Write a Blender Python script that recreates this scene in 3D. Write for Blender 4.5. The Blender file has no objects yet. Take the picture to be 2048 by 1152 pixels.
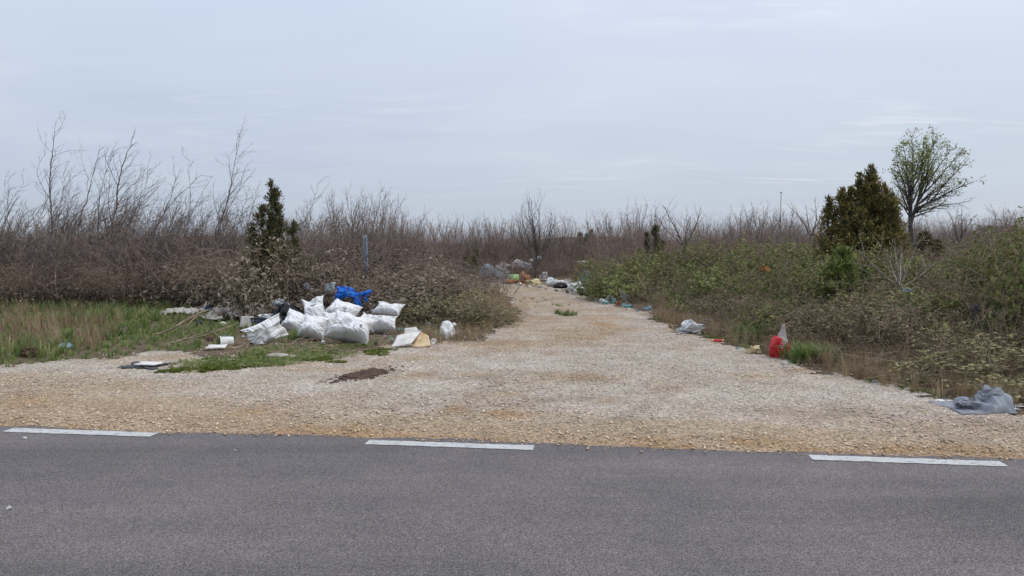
import bpy, math, random
import numpy as np
from math import radians, sin, cos, pi

S = bpy.context.scene
COL = S.collection
# ------------------------------------------------------------------ camera, sky, sun, exposure
F = 1500.0                      # focal length in pixels of the 2048 px wide photograph
PITCH = math.atan(86 / F)
CAMZ = 1.6
cam = bpy.data.objects.new('camera', bpy.data.cameras.new('camera'))
COL.objects.link(cam)
cam.location = (0, 0, CAMZ)
cam.rotation_euler = (pi / 2 - PITCH, 0, 0)
cam.data.sensor_width = 36
cam.data.lens = F / 2048 * 36
cam.data.clip_start = 0.05
cam.data.clip_end = 12000
S.camera = cam

SUN = np.array((0.55, -0.12, 0.83)); SUN /= np.linalg.norm(SUN)      # towards the sun, veiled by thin cloud
w = bpy.data.worlds.new('World'); S.world = w; w.use_nodes = True
nt = w.node_tree; N = nt.nodes; Lk = nt.links
for n in list(N): N.remove(n)
out = N.new('ShaderNodeOutputWorld')
sky = N.new('ShaderNodeTexSky'); sky.sky_type = 'NISHITA'; sky.sun_disc = False
sky.sun_elevation = math.asin(SUN[2]); sky.sun_rotation = math.atan2(SUN[0], SUN[1])
b1 = N.new('ShaderNodeBackground'); b1.inputs[1].default_value = 0.10
Lk.new(sky.outputs[0], b1.inputs[0])
tc = N.new('ShaderNodeTexCoord')
sx = N.new('ShaderNodeSeparateXYZ'); Lk.new(tc.outputs['Generated'], sx.inputs[0])
def wm(op, a, b=None, c=None):
    m = N.new('ShaderNodeMath'); m.operation = op
    for i, q in enumerate((a, b, c)):
        if q is None: continue
        if isinstance(q, (int, float)): m.inputs[i].default_value = q
        else: Lk.new(q, m.inputs[i])
    return m.outputs[0]
zz = wm('ADD', wm('MAXIMUM', sx.outputs[2], 0.0), 0.12)      # a flat cloud deck seen in perspective
cx = wm('DIVIDE', sx.outputs[0], zz); cy = wm('DIVIDE', sx.outputs[1], zz)
cv = N.new('ShaderNodeCombineXYZ'); Lk.new(cx, cv.inputs[0]); Lk.new(cy, cv.inputs[1])
def wnoise(scale, rot, detail, rough, sxy=(1, 1), dist=0.0):
    mp = N.new('ShaderNodeMapping'); mp.inputs['Rotation'].default_value = (0, 0, rot)
    mp.inputs['Scale'].default_value = (sxy[0], sxy[1], 1)
    Lk.new(cv.outputs[0], mp.inputs[0])
    n = N.new('ShaderNodeTexNoise'); n.inputs['Scale'].default_value = scale
    n.inputs['Detail'].default_value = detail; n.inputs['Roughness'].default_value = rough
    n.inputs['Distortion'].default_value = dist
    Lk.new(mp.outputs[0], n.inputs['Vector'])
    return n.outputs[0]
def wramp(v, stops):
    r = N.new('ShaderNodeValToRGB')
    e = r.color_ramp.elements
    while len(e) < len(stops): e.new(0.5)
    for i, (p, c) in enumerate(stops):
        e[i].position = p; e[i].color = (*c, 1) if len(c) == 3 else c
    Lk.new(v, r.inputs[0]); return r.outputs[0]
big = wnoise(0.55, 0.5, 4, 0.5, (1, 1.6), 0.4)
rip = wnoise(7.0, 0.75, 3, 0.55, (0.35, 1.5), 0.6)
msk = wnoise(0.62, 0.2, 2, 0.5, (0.8, 1.3))
deck = wramp(big, [(0.30, (0.455, 0.525, 0.660)), (0.5, (0.500, 0.565, 0.685)), (0.70, (0.560, 0.620, 0.720))])
ripf = wm('MULTIPLY', wramp(rip, [(0.50, (0, 0, 0)), (0.75, (1, 1, 1))]), wramp(msk, [(0.47, (0, 0, 0)), (0.62, (1, 1, 1))]))
side = wramp(wm('ADD', wm('MULTIPLY', sx.outputs[0], 0.5), 0.5), [(0.15, (0, 0, 0)), (0.85, (1, 1, 1))])   # thinner cloud towards the veiled sun
mx = N.new('ShaderNodeMix'); mx.data_type = 'RGBA'
Lk.new(wm('MULTIPLY', side, 0.62), mx.inputs['Factor']); Lk.new(deck, mx.inputs['A']); mx.inputs['B'].default_value = (0.63, 0.685, 0.765, 1)
mx2 = N.new('ShaderNodeMix'); mx2.data_type = 'RGBA'
Lk.new(wm('MULTIPLY', wm('MULTIPLY', ripf, side), 0.95), mx2.inputs['Factor']); Lk.new(mx.outputs['Result'], mx2.inputs['A']); mx2.inputs['B'].default_value = (0.74, 0.77, 0.82, 1)
b2 = N.new('ShaderNodeBackground')
Lk.new(wm('ADD', wm('MULTIPLY', wm('MAXIMUM', sx.outputs[2], 0.0), 1.30), 0.965), b2.inputs[1])       # an overcast sky brightens evenly towards the zenith
Lk.new(mx2.outputs['Result'], b2.inputs[0])
ms = N.new('ShaderNodeMixShader'); ms.inputs[0].default_value = 0.88
Lk.new(b1.outputs[0], ms.inputs[1]); Lk.new(b2.outputs[0], ms.inputs[2]); Lk.new(ms.outputs[0], out.inputs[0])

sl = bpy.data.lights.new('sun', 'SUN'); sl.energy = 1.5; sl.angle = radians(12); sl.color = (1, 0.955, 0.89)
so = bpy.data.objects.new('sun', sl); COL.objects.link(so)
so.rotation_euler = (math.acos(SUN[2]), 0, math.atan2(SUN[1], SUN[0]) + pi / 2)
so.location = tuple(SUN * 50)
S.view_settings.view_transform = 'Standard'; S.view_settings.look = 'None'
S.view_settings.exposure = 0.0; S.view_settings.gamma = 1.0

# ------------------------------------------------------------------ helpers
rng = np.random.default_rng(7)
cp, sp = cos(PITCH), sin(PITCH)
def ray(px, py):
    a, b = (px - 1024) / F, (576 - py) / F
    return np.array((a, cp + b * sp, -sp + b * cp))
def G(px, py, z=0.0):
    d = ray(px, py); t = (z - CAMZ) / d[2]
    return np.array((d[0] * t, d[1] * t, z))
def A(px, py, Y):                   # the point that lies Y metres ahead
    d = ray(px, py); t = Y / d[1]
    return np.array((d[0] * t, Y, CAMZ + d[2] * t))
def MP(py): return G(1024, py)[1] / F    # metres per photo pixel on the ground at that row

def _h(ix, iy, iz, s):
    n = (ix * 374761393 + iy * 668265263 + iz * 2147483647 + s * 974711) & 0xffffffff
    n = ((n ^ (n >> 13)) * 1274126177) & 0xffffffff
    n = ((n ^ (n >> 16)) * 2246822519) & 0xffffffff
    return ((n ^ (n >> 15)) & 0xffff) / 32767.5 - 1
def vn(P, s=0):
    P = np.atleast_2d(np.asarray(P, float)); i = np.floor(P).astype(np.int64); f = P - i; f = f * f * (3 - 2 * f)
    r = 0
    for a in (0, 1):
        for b in (0, 1):
            for c in (0, 1):
                wgt = (f[:, 0] if a else 1 - f[:, 0]) * (f[:, 1] if b else 1 - f[:, 1]) * (f[:, 2] if c else 1 - f[:, 2])
                r = r + wgt * _h(i[:, 0] + a, i[:, 1] + b, i[:, 2] + c, s)
    return r
def fbm(P, s=0, o=4, g=0.5):
    P = np.atleast_2d(np.asarray(P, float)); r = 0; a = 1
    for k in range(o): r = r + a * vn(P * 2 ** k, s + k * 17); a *= g
    return r
def xy0(x, y): return np.stack([np.ravel(x), np.ravel(y), np.zeros(np.size(x))], 1)
def sst(a, b, x): t = np.clip((x - a) / (b - a), 0, 1); return t * t * (3 - 2 * t)
def unit(v): v = np.asarray(v, float); return v / (np.linalg.norm(v, axis=-1, keepdims=True) + 1e-9)
def inpoly(x, y, P):
    r = np.zeros(np.shape(x), bool); n = len(P); j = n - 1
    for i in range(n):
        xi, yi = P[i]; xj, yj = P[j]
        c = ((yi > y) != (yj > y)) & (x < (xj - xi) * (y - yi) / (yj - yi + 1e-12) + xi)
        r ^= c; j = i
    return r

def mesh(name, V, T, mats, mi=None, attrs=None, smooth=False):
    V = np.asarray(V, np.float32); T = np.asarray(T, np.int32)
    m = bpy.data.meshes.new(name); k = T.shape[1]
    m.vertices.add(len(V)); m.vertices.foreach_set('co', V.ravel())
    m.loops.add(T.size); m.loops.foreach_set('vertex_index', T.ravel())
    m.polygons.add(len(T)); m.polygons.foreach_set('loop_start', np.arange(0, T.size, k, dtype=np.int32))
    if smooth is not False: m.polygons.foreach_set('use_smooth', np.ones(len(T), bool))
    for q in (mats if isinstance(mats, (list, tuple)) else [mats]): m.materials.append(q)
    if mi is not None: m.polygons.foreach_set('material_index', np.asarray(mi, np.int32))
    m.update(calc_edges=True)
    for an, av in (attrs or {}).items():
        av = np.asarray(av, np.float32)
        if av.ndim == 1:
            a = m.attributes.new(an, 'FLOAT', 'POINT'); a.data.foreach_set('value', av)
        else:
            a = m.attributes.new(an, 'FLOAT_COLOR', 'POINT')
            a.data.foreach_set('color', np.concatenate([av, np.ones((len(av), 1), np.float32)], 1).ravel())
    return m
def obj(name, me, parent=None, loc=(0, 0, 0)):
    o = bpy.data.objects.new(name, me); COL.objects.link(o); o.location = tuple(loc)
    if parent is not None:
        o.parent = parent
        if name in ('twigs', 'leaves', 'canes', 'crown', 'stems'): o['kind'] = 'stuff'      # thousands of tiny pieces
    return o
def tag(o, label, cat, group=None):
    o['label'] = label; o['category'] = cat
    if group: o['group'] = group
    return o
def thing(name, label, cat, loc=(0, 0, 0), rz=0, group=None):
    o = obj(name, None, None, loc); o.rotation_euler = (0, 0, rz)
    return tag(o, label, cat, group)
def copy_thing(src, loc, rz=0, sc=1.0, label=None, group=None):
    r = src.copy(); COL.objects.link(r); r.location = tuple(loc); r.rotation_euler = (0, 0, rz)
    r.scale = (sc, sc, sc) if np.isscalar(sc) else sc
    if label: r['label'] = label
    if group: r['group'] = group
    for ch in src.children:
        c = ch.copy(); COL.objects.link(c); c.parent = r
    return r

ORD = ['leftmost', 'second', 'third', 'fourth', 'fifth', 'sixth', 'seventh', 'eighth', 'ninth', 'tenth', 'eleventh', 'twelfth', 'thirteenth', 'fourteenth', 'fifteenth', 'sixteenth', 'seventeenth', 'eighteenth', 'nineteenth', 'twentieth']
def nth(i): return ORD[i] + (' from the left' if i else '')
# ------------------------------------------------------------------ materials
class MT:
    def __init__(s, name):
        s.m = bpy.data.materials.new(name); s.m.use_nodes = True; s.t = s.m.node_tree
        s.n = s.t.nodes; s.l = s.t.links; s.b = s.n['Principled BSDF']
    def node(s, ty, **kw):
        n = s.n.new(ty)
        for k, v in kw.items(): setattr(n, k, v)
        return n
    def link(s, a, b): s.l.new(a, b)
    def ramp(s, v, stops, interp='LINEAR'):
        r = s.node('ShaderNodeValToRGB'); e = r.color_ramp.elements; r.color_ramp.interpolation = interp
        while len(e) < len(stops): e.new(0.5)
        for i, (p, c) in enumerate(stops): e[i].position = p; e[i].color = (*c, 1)
        s.link(v, r.inputs[0]); return r.outputs[0]
    def coord(s, kind='Object'): return s.node('ShaderNodeTexCoord').outputs[kind]
    def noise(s, scale, detail=3, rough=0.5, vec=None, dist=0):
        n = s.node('ShaderNodeTexNoise'); n.inputs['Scale'].default_value = scale
        n.inputs['Detail'].default_value = detail; n.inputs['Roughness'].default_value = rough; n.inputs['Distortion'].default_value = dist
        s.link(vec if vec is not None else s.coord(), n.inputs['Vector']); return n.outputs[0]
    def attr(s, name, out='Fac'): n = s.node('ShaderNodeAttribute', attribute_name=name); return n.outputs[out]
    def math(s, op, a, b):
        m = s.node('ShaderNodeMath', operation=op)
        for i, q in enumerate((a, b)):
            if isinstance(q, (int, float)): m.inputs[i].default_value = q
            else: s.link(q, m.inputs[i])
        return m.outputs[0]
    def mix(s, f, a, b, mode='MIX'):
        m = s.node('ShaderNodeMix', data_type='RGBA', blend_type=mode)
        for k, q in (('Factor', f), ('A', a), ('B', b)):
            if isinstance(q, (int, float)): m.inputs[k].default_value = q
            elif isinstance(q, tuple): m.inputs[k].default_value = (*q, 1)
            else: s.link(q, m.inputs[k])
        return m.outputs['Result']
    def bump(s, h, strength=0.3, dist=0.02):
        b = s.node('ShaderNodeBump'); b.inputs['Strength'].default_value = strength; b.inputs['Distance'].default_value = dist
        s.link(h, b.inputs['Height']); s.link(b.outputs[0], s.b.inputs['Normal']); return b
    def base(s, c):
        if isinstance(c, tuple): s.b.inputs['Base Color'].default_value = (*c, 1)
        else: s.link(c, s.b.inputs['Base Color'])
        return s
    def set(s, **kw):
        for k, v in kw.items(): s.b.inputs[k.replace('_', ' ')].default_value = v
        return s
    def translucent(s, c, f):
        t = s.node('ShaderNodeBsdfTranslucent'); mixs = s.node('ShaderNodeMixShader'); mixs.inputs[0].default_value = f
        if isinstance(c, tuple): t.inputs[0].default_value = (*c, 1)
        else: s.link(c, t.inputs[0])
        o = s.n['Material Output']
        s.link(s.b.outputs[0], mixs.inputs[1]); s.link(t.outputs[0], mixs.inputs[2]); s.link(mixs.outputs[0], o.inputs[0])

def leaf_mat(name, stops, tr=0.25, rough=0.5, spec=0.5):
    m = MT(name); c = m.ramp(m.attr('rnd'), stops)
    oi = m.node('ShaderNodeObjectInfo').outputs['Random']
    hs = m.node('ShaderNodeHueSaturation'); m.link(c, hs.inputs['Color'])
    m.link(m.math('ADD', m.math('MULTIPLY', oi, 0.03), 0.485), hs.inputs['Hue'])
    m.link(m.math('ADD', m.math('MULTIPLY', oi, 0.35), 0.82), hs.inputs['Value'])
    m.base(hs.outputs[0]).set(Roughness=rough, Specular_IOR_Level=spec)
    m.translucent(hs.outputs[0], tr); return m.m
def bark_mat(name, a, b, scale=30):
    m = MT(name); r = m.math('ADD', m.math('MULTIPLY', m.attr('rnd'), 0.6), m.math('MULTIPLY', m.noise(scale), 0.4))
    m.base(m.ramp(r, [(0.2, a), (0.8, b)])).set(Roughness=0.85, Specular_IOR_Level=0.25); return m.m
def plastic(name, c, c2=None, rough=0.35, tr=0.0, scale=6, bump=0.15, spec=0.5, bscale=40):
    m = MT(name); c2 = c2 or tuple(x * 0.72 for x in c)
    col = m.ramp(m.noise(scale, 5, 0.6), [(0.35, c2), (0.6, c)])
    m.base(col).set(Roughness=rough, Specular_IOR_Level=spec)
    if bump: m.bump(m.noise(bscale, 3, 0.6), bump, 0.01)
    if tr: m.translucent(col, tr)
    return m.m

M = {}
# asphalt: fine grain of stone chips, worn lanes, faint stains
m = MT('asphalt'); g = m.coord()
v = m.node('ShaderNodeTexVoronoi'); v.inputs['Scale'].default_value = 190; m.link(g, v.inputs['Vector'])
sep = m.node('ShaderNodeSeparateColor'); m.link(v.outputs['Color'], sep.inputs[0])
chip = m.ramp(sep.outputs[0], [(0.0, (0.048, 0.042, 0.042)), (0.45, (0.122, 0.107, 0.106)), (0.85, (0.176, 0.155, 0.152)), (1.0, (0.27, 0.24, 0.23))])
big = m.ramp(m.noise(0.8, 7, 0.68), [(0.3, (0.80, 0.80, 0.81)), (0.7, (1.16, 1.14, 1.13))])
mp = m.node('ShaderNodeMapping'); mp.inputs['Rotation'].default_value = (0, 0, 0.13); mp.inputs['Scale'].default_value = (0.12, 1.3, 1); m.link(g, mp.inputs[0])
lane = m.ramp(m.noise(1.0, 5, 0.65, mp.outputs[0]), [(0.28, (0.76, 0.76, 0.76)), (0.5, (1.0, 1.0, 1.0)), (0.72, (1.22, 1.2, 1.18))])
m.base(m.mix(1.0, m.mix(1.0, chip, big, 'MULTIPLY'), lane, 'MULTIPLY')).set(Roughness=0.82, Specular_IOR_Level=0.35)
m.bump(m.math('ADD', v.outputs['Distance'], m.math('MULTIPLY', m.noise(60, 2), 0.6)), 0.5, 0.006)
M['asphalt'] = m.m
m = MT('road_paint'); f = m.ramp(m.noise(28, 5, 0.75), [(0.36, (0, 0, 0)), (0.47, (1, 1, 1))])
m.base(m.mix(f, (0.19, 0.18, 0.178), m.mix(m.noise(5, 5, 0.7), (0.34, 0.335, 0.325), (0.56, 0.555, 0.54)))).set(Roughness=0.7)
m.bump(m.noise(140, 2), 0.5, 0.004); M['road_paint'] = m.m
# gravel sheet: the colour of soil and stone is in 'col', the crushed stone itself comes from voronoi cells
m = MT('gravel'); g = m.coord(); col = m.attr('col', 'Color')
nd = m.node('ShaderNodeTexNoise'); nd.inputs['Scale'].default_value = 20; m.link(g, nd.inputs['Vector'])
vv = m.node('ShaderNodeVectorMath', operation='MULTIPLY_ADD'); m.link(nd.outputs['Color'], vv.inputs[0]); vv.inputs[1].default_value = (0.03, 0.03, 0.03); m.link(g, vv.inputs[2])
v = m.node('ShaderNodeTexVoronoi'); v.inputs['Scale'].default_value = 56; m.link(vv.outputs[0], v.inputs['Vector'])
v2 = m.node('ShaderNodeTexVoronoi'); v2.inputs['Scale'].default_value = 85; m.link(vv.outputs[0], v2.inputs['Vector'])
sep = m.node('ShaderNodeSeparateColor'); m.link(v.outputs['Color'], sep.inputs[0])
sep2 = m.node('ShaderNodeSeparateColor'); m.link(v2.outputs['Color'], sep2.inputs[0])
st = m.ramp(m.math('ADD', m.math('MULTIPLY', sep.outputs[0], 0.6), m.math('MULTIPLY', sep2.outputs[0], 0.4)), [(0.1, (0.38, 0.36, 0.35)), (0.5, (0.86, 0.85, 0.85)), (0.9, (1.42, 1.4, 1.38))])
pw = m.ramp(m.noise(1.6, 6, 0.65), [(0.3, (0.80, 0.76, 0.70)), (0.65, (1.1, 1.1, 1.1))])
m.base(m.mix(1.0, m.mix(1.0, col, st, 'MULTIPLY'), pw, 'MULTIPLY')).set(Roughness=0.95, Specular_IOR_Level=0.15)
hh = m.math('SUBTRACT', m.math('MULTIPLY', sep.outputs[1], 0.8), m.math('MULTIPLY', v.outputs['Distance'], 1.2))
m.bump(m.math('ADD', hh, m.math('MULTIPLY', v2.outputs['Distance'], -0.4)), 0.9, 0.018)
M['gravel'] = m.m
m = MT('pebble'); c = m.attr('col', 'Color')
m.base(m.mix(1.0, c, m.ramp(m.attr('rnd'), [(0, (0.55, 0.54, 0.53)), (0.6, (1.0, 1.0, 1.0)), (1, (1.45, 1.44, 1.42))]), 'MULTIPLY')).set(Roughness=0.92, Specular_IOR_Level=0.2)
M['pebble'] = m.m
# ground under the scrub
m = MT('scrub_soil'); a = m.ramp(m.noise(2.2, 8, 0.7), [(0.3, (0.09, 0.068, 0.048)), (0.5, (0.17, 0.128, 0.09)), (0.68, (0.135, 0.14, 0.06))])
m.base(m.mix(1.0, a, m.ramp(m.noise(45, 3, 0.7), [(0.3, (0.5, 0.5, 0.5)), (0.7, (1.4, 1.35, 1.3))]), 'MULTIPLY')).set(Roughness=0.97, Specular_IOR_Level=0.1)
m.bump(m.noise(25, 5, 0.7), 0.9, 0.05); M['soil'] = m.m
m = MT('hill_wood'); m.base(m.ramp(m.noise(0.02, 8, 0.7), [(0.35, (0.05, 0.062, 0.055)), (0.65, (0.10, 0.105, 0.09))])).set(Roughness=1.0, Specular_IOR_Level=0.0); M['hill'] = m.m

M['bramble_leaf'] = leaf_mat('bramble_leaf', [(0.0, (0.036, 0.052, 0.016)), (0.35, (0.100, 0.122, 0.032)), (0.62, (0.20, 0.215, 0.058)), (0.80, (0.32, 0.315, 0.105)), (0.87, (0.215, 0.145, 0.08)), (1.0, (0.27, 0.20, 0.12))], 0.25, 0.60, 0.25)
M['bramble_brown'] = leaf_mat('bramble_brown_leaf', [(0.0, (0.03, 0.034, 0.02)), (0.3, (0.085, 0.078, 0.045)), (0.55, (0.15, 0.122, 0.08)), (0.8, (0.215, 0.16, 0.115)), (1.0, (0.36, 0.29, 0.235))], 0.18, 0.60, 0.25)
M['bramble_olive'] = leaf_mat('bramble_olive_leaf', [(0.0, (0.05, 0.052, 0.022)), (0.4, (0.135, 0.128, 0.05)), (0.7, (0.20, 0.172, 0.08)), (1.0, (0.32, 0.245, 0.14))], 0.2, 0.6, 0.25)
M['juniper'] = leaf_mat('juniper_needles', [(0.0, (0.05, 0.066, 0.026)), (0.30, (0.165, 0.172, 0.054)), (0.60, (0.33, 0.275, 0.086)), (1.0, (0.54, 0.41, 0.14))], 0.25, 0.6, 0.3)
M['juniper_dark'] = leaf_mat('juniper_dark_needles', [(0.0, (0.042, 0.050, 0.026)), (0.45, (0.125, 0.125, 0.05)), (0.75, (0.225, 0.19, 0.08)), (1.0, (0.34, 0.265, 0.13))], 0.25, 0.6, 0.3)
M['juniper_green'] = leaf_mat('juniper_green_needles', [(0.0, (0.06, 0.085, 0.026)), (0.4, (0.19, 0.235, 0.058)), (1.0, (0.36, 0.39, 0.125))], 0.3, 0.55, 0.3)
M['fresh_leaf'] = leaf_mat('fresh_leaf', [(0.0, (0.11, 0.125, 0.04)), (0.5, (0.21, 0.235, 0.065)), (1.0, (0.36, 0.37, 0.11))], 0.35, 0.5)
M['grass'] = leaf_mat('grass_blade', [(0.0, (0.07, 0.12, 0.028)), (0.4, (0.155, 0.215, 0.055)), (0.65, (0.24, 0.28, 0.085)), (0.80, (0.36, 0.33, 0.145)), (1.0, (0.46, 0.38, 0.22))], 0.3, 0.55)
M['dry_grass'] = leaf_mat('dry_grass_blade', [(0.0, (0.14, 0.095, 0.055)), (0.5, (0.30, 0.22, 0.125)), (1.0, (0.48, 0.38, 0.24))], 0.25, 0.7, 0.3)
M['moss'] = leaf_mat('moss_blade', [(0.0, (0.055, 0.08, 0.014)), (0.5, (0.115, 0.145, 0.024)), (1.0, (0.215, 0.22, 0.05))], 0.25, 0.7, 0.2)
M['twig_grey'] = bark_mat('twig_grey', (0.075, 0.062, 0.058), (0.24, 0.20, 0.18))
M['twig_brown'] = bark_mat('twig_brown', (0.085, 0.064, 0.056), (0.33, 0.255, 0.215))
M['twig_far'] = bark_mat('twig_far', (0.10, 0.075, 0.064), (0.40, 0.30, 0.25))
M['twig_dark'] = bark_mat('twig_dark', (0.05, 0.043, 0.042), (0.12, 0.10, 0.094))
M['twig_pale'] = bark_mat('twig_pale', (0.17, 0.145, 0.12), (0.36, 0.31, 0.26))
M['cane'] = bark_mat('bramble_cane', (0.10, 0.065, 0.05), (0.34, 0.255, 0.19))
M['dead_wood'] = bark_mat('dead_wood', (0.20, 0.145, 0.095), (0.42, 0.33, 0.23))
m = MT('white_sack'); co = m.coord()
wv = m.node('ShaderNodeTexChecker'); wv.inputs['Scale'].default_value = 260; m.link(co, wv.inputs[0])
m.base(m.ramp(m.noise(5, 5, 0.65), [(0.30, (0.40, 0.36, 0.31)), (0.44, (0.66, 0.655, 0.65)), (0.7, (0.71, 0.71, 0.715))])).set(Roughness=0.48, Specular_IOR_Level=0.45)
m.bump(m.math('ADD', m.math('MULTIPLY', wv.outputs['Fac'], 0.15), m.noise(18, 3, 0.6)), 0.25, 0.01); M['sack'] = m.m
M['ink'] = plastic('black_marker', (0.02, 0.02, 0.025), rough=0.6, bump=0)
M['seam'] = plastic('grey_seam', (0.42, 0.45, 0.52), rough=0.6, bump=0)
M['blue_bag'] = plastic('blue_film', (0.01, 0.21, 0.80), (0.006, 0.14, 0.60), 0.3, 0.25, 9)
M['grey_film'] = plastic('grey_film', (0.42, 0.43, 0.44), (0.26, 0.27, 0.28), 0.3, 0.35, 9)
M['clear_film'] = plastic('milky_film', (0.55, 0.58, 0.60), (0.36, 0.40, 0.42), 0.22, 0.45, 9)
M['black_bag'] = plastic('black_film', (0.012, 0.012, 0.015), (0.006, 0.006, 0.008), 0.25, 0, 9)
M['white_plastic'] = plastic('white_plastic', (0.74, 0.74, 0.73), (0.6, 0.59, 0.57), 0.35, 0.05, 5)
M['silver'] = plastic('silver_film', (0.62, 0.63, 0.64), (0.45, 0.46, 0.47), 0.22, 0, 7)
M['teal'] = plastic('teal_film', (0.15, 0.36, 0.36), (0.25, 0.42, 0.42), 0.4, 0.2, 7)
M['pale_blue'] = plastic('pale_blue_film', (0.36, 0.50, 0.56), (0.26, 0.38, 0.44), 0.35, 0.2, 7)
M['green_foam'] = plastic('green_foam', (0.36, 0.56, 0.24), (0.28, 0.46, 0.18), 0.8, 0, 4)
M['orange'] = plastic('orange_stuffing', (0.36, 0.15, 0.06), (0.20, 0.085, 0.04), 0.9, 0, 12, 0.6)
M['rag'] = plastic('dirty_rag', (0.42, 0.38, 0.35), (0.22, 0.19, 0.17), 0.9, 0, 10, 0.5)
M['rag_dark'] = plastic('dark_rag', (0.07, 0.075, 0.085), (0.03, 0.03, 0.035), 0.9, 0, 10, 0.5)
M['rag_pink'] = plastic('dusty_rag', (0.45, 0.40, 0.385), (0.32, 0.27, 0.255), 0.9, 0.1, 10, 0.5)
M['cloth_grey'] = plastic('grey_cloth', (0.25, 0.262, 0.29), (0.14, 0.148, 0.168), 0.7, 0, 4, 0.4, 0.3, 90)
M['card'] = plastic('weathered_card', (0.60, 0.47, 0.29), (0.42, 0.29, 0.15), 0.85, 0, 8, 0.3)
M['foam_white'] = plastic('white_foam', (0.70, 0.675, 0.64), (0.52, 0.48, 0.43), 0.85, 0, 8, 0.3)
M['cream'] = plastic('cream_foam', (0.60, 0.53, 0.32), (0.40, 0.33, 0.18), 0.9, 0, 10, 0.6)
M['pale_board'] = plastic('pale_board', (0.46, 0.43, 0.40), (0.32, 0.29, 0.26), 0.9, 0, 9, 0.5)
M['dark_plastic'] = plastic('dark_plastic', (0.03, 0.028, 0.04), (0.015, 0.014, 0.02), 0.4, 0, 5)
M['blue_tray'] = plastic('blue_tray', (0.07, 0.16, 0.45), (0.05, 0.10, 0.30), 0.4, 0, 5)
M['red_film'] = plastic('red_film', (0.56, 0.022, 0.028), (0.40, 0.012, 0.018), 0.32, 0.1, 8)
M['yellow_plastic'] = plastic('yellow_plastic', (0.62, 0.45, 0.12), (0.45, 0.3, 0.08), 0.5, 0, 8)
M['rubber'] = plastic('rubber', (0.055, 0.055, 0.06), (0.03, 0.03, 0.034), 0.8, 0, 10, 0.5)
M['stone'] = plastic('limestone', (0.56, 0.54, 0.51), (0.40, 0.37, 0.33), 0.95, 0, 9, 0.6, 0.2)
M['stone_flat'] = plastic('flat_stone', (0.40, 0.355, 0.31), (0.26, 0.22, 0.18), 0.95, 0, 9, 0.6, 0.2)
M['brown_soil'] = plastic('brown_soil', (0.125, 0.083, 0.066), (0.065, 0.044, 0.036), 0.98, 0, 20, 0.9, 0.1, 60)
M['steel'] = plastic('galvanised_steel', (0.20, 0.245, 0.295), (0.14, 0.175, 0.215), 0.55, 0, 12, 0.1)
M['stump'] = plastic('rotten_wood', (0.17, 0.10, 0.07), (0.07, 0.04, 0.03), 0.95, 0, 25, 0.8, 0.2)
M['yellow_leaf'] = plastic('yellow_green_film', (0.50, 0.52, 0.20), (0.36, 0.38, 0.14), 0.5, 0.2, 8)
M['orange_leaf'] = plastic('orange_leaf', (0.46, 0.21, 0.03), (0.32, 0.13, 0.02), 0.6, 0.3, 8)
M['lid'] = plastic('grey_lid', (0.52, 0.51, 0.51), (0.40, 0.39, 0.39), 0.5, 0, 8)
M['mast'] = plastic('weathered_pole', (0.16, 0.155, 0.155), (0.11, 0.105, 0.105), 0.8, 0, 8)

# ------------------------------------------------------------------ layout of the place
EDGE = [G(0, 856), G(320, 865), G(820, 879), G(1400, 900), G(2048, 926)]
pe = np.polyfit([p[0] for p in EDGE], [p[1] for p in EDGE], 1)      # the asphalt edge is one straight line
RA = math.atan(pe[0]); rd = np.array((cos(RA), sin(RA))); rn = np.array((-sin(RA), cos(RA)))
R0 = np.array((0, pe[1]))
def to_road(x, y): return (x - R0[0]) * rd[0] + (y - R0[1]) * rd[1], (x - R0[0]) * rn[0] + (y - R0[1]) * rn[1]
def from_road(s, e): return R0[0] + s * rd[0] + e * rn[0], R0[1] + s * rd[1] + e * rn[1]

LB = [(0, 738), (130, 722), (260, 709), (400, 706), (500, 722), (620, 716), (700, 706), (780, 697), (860, 688), (950, 684), (1010, 655), (1032, 632), (1024, 606), (1000, 586), (965, 570)]
RB = [(1175, 588), (1230, 610), (1300, 631), (1350, 650), (1370, 668), (1450, 690), (1530, 714), (1620, 735), (1700, 757), (1800, 781), (1880, 800), (1960, 822), (2048, 838)]
LBw = [G(*p)[:2] for p in LB]; RBw = [G(*p)[:2] for p in RB]
farL = [(-14, 34.5), (-14, 37.5), (-4, 37.0), (0.5, 35.2)]
lx, ly = LBw[0]; rx, ry = RBw[-1]
leftExt = [(-60, ly + 8.5), (-25, ly + 3.2), (-14, ly + 1.2)]
rightExt = [(rx + 6, ry - 1.1), (rx + 40, ry - 5.2)]
base_line = [from_road(70, -0.25), from_road(-75, -0.25)]
GRAV = np.array([*leftExt, *LBw, *farL, *RBw, *rightExt, *base_line])
RBs = sorted(RBw + [np.array((rx + 6, ry - 1.1)), np.array((rx + 40, ry - 5.2)), np.array((1.2, 35.0)), np.array((-6, 60.))], key=lambda p: p[1])
_ry = np.array([p[1] for p in RBs]); _rx = np.array([p[0] for p in RBs])
def XR(y): return np.interp(y, _ry, _rx)
def H(x, y):
    x = np.asarray(x, float); y = np.asarray(y, float); q = x - XR(y)
    return 0.42 * sst(0.8, 6, q) * sst(3, 9, y) + 1.5 * sst(7, 24, q) * sst(14, 42, y)
def Hf(x, y): return float(H(x, y))

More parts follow.
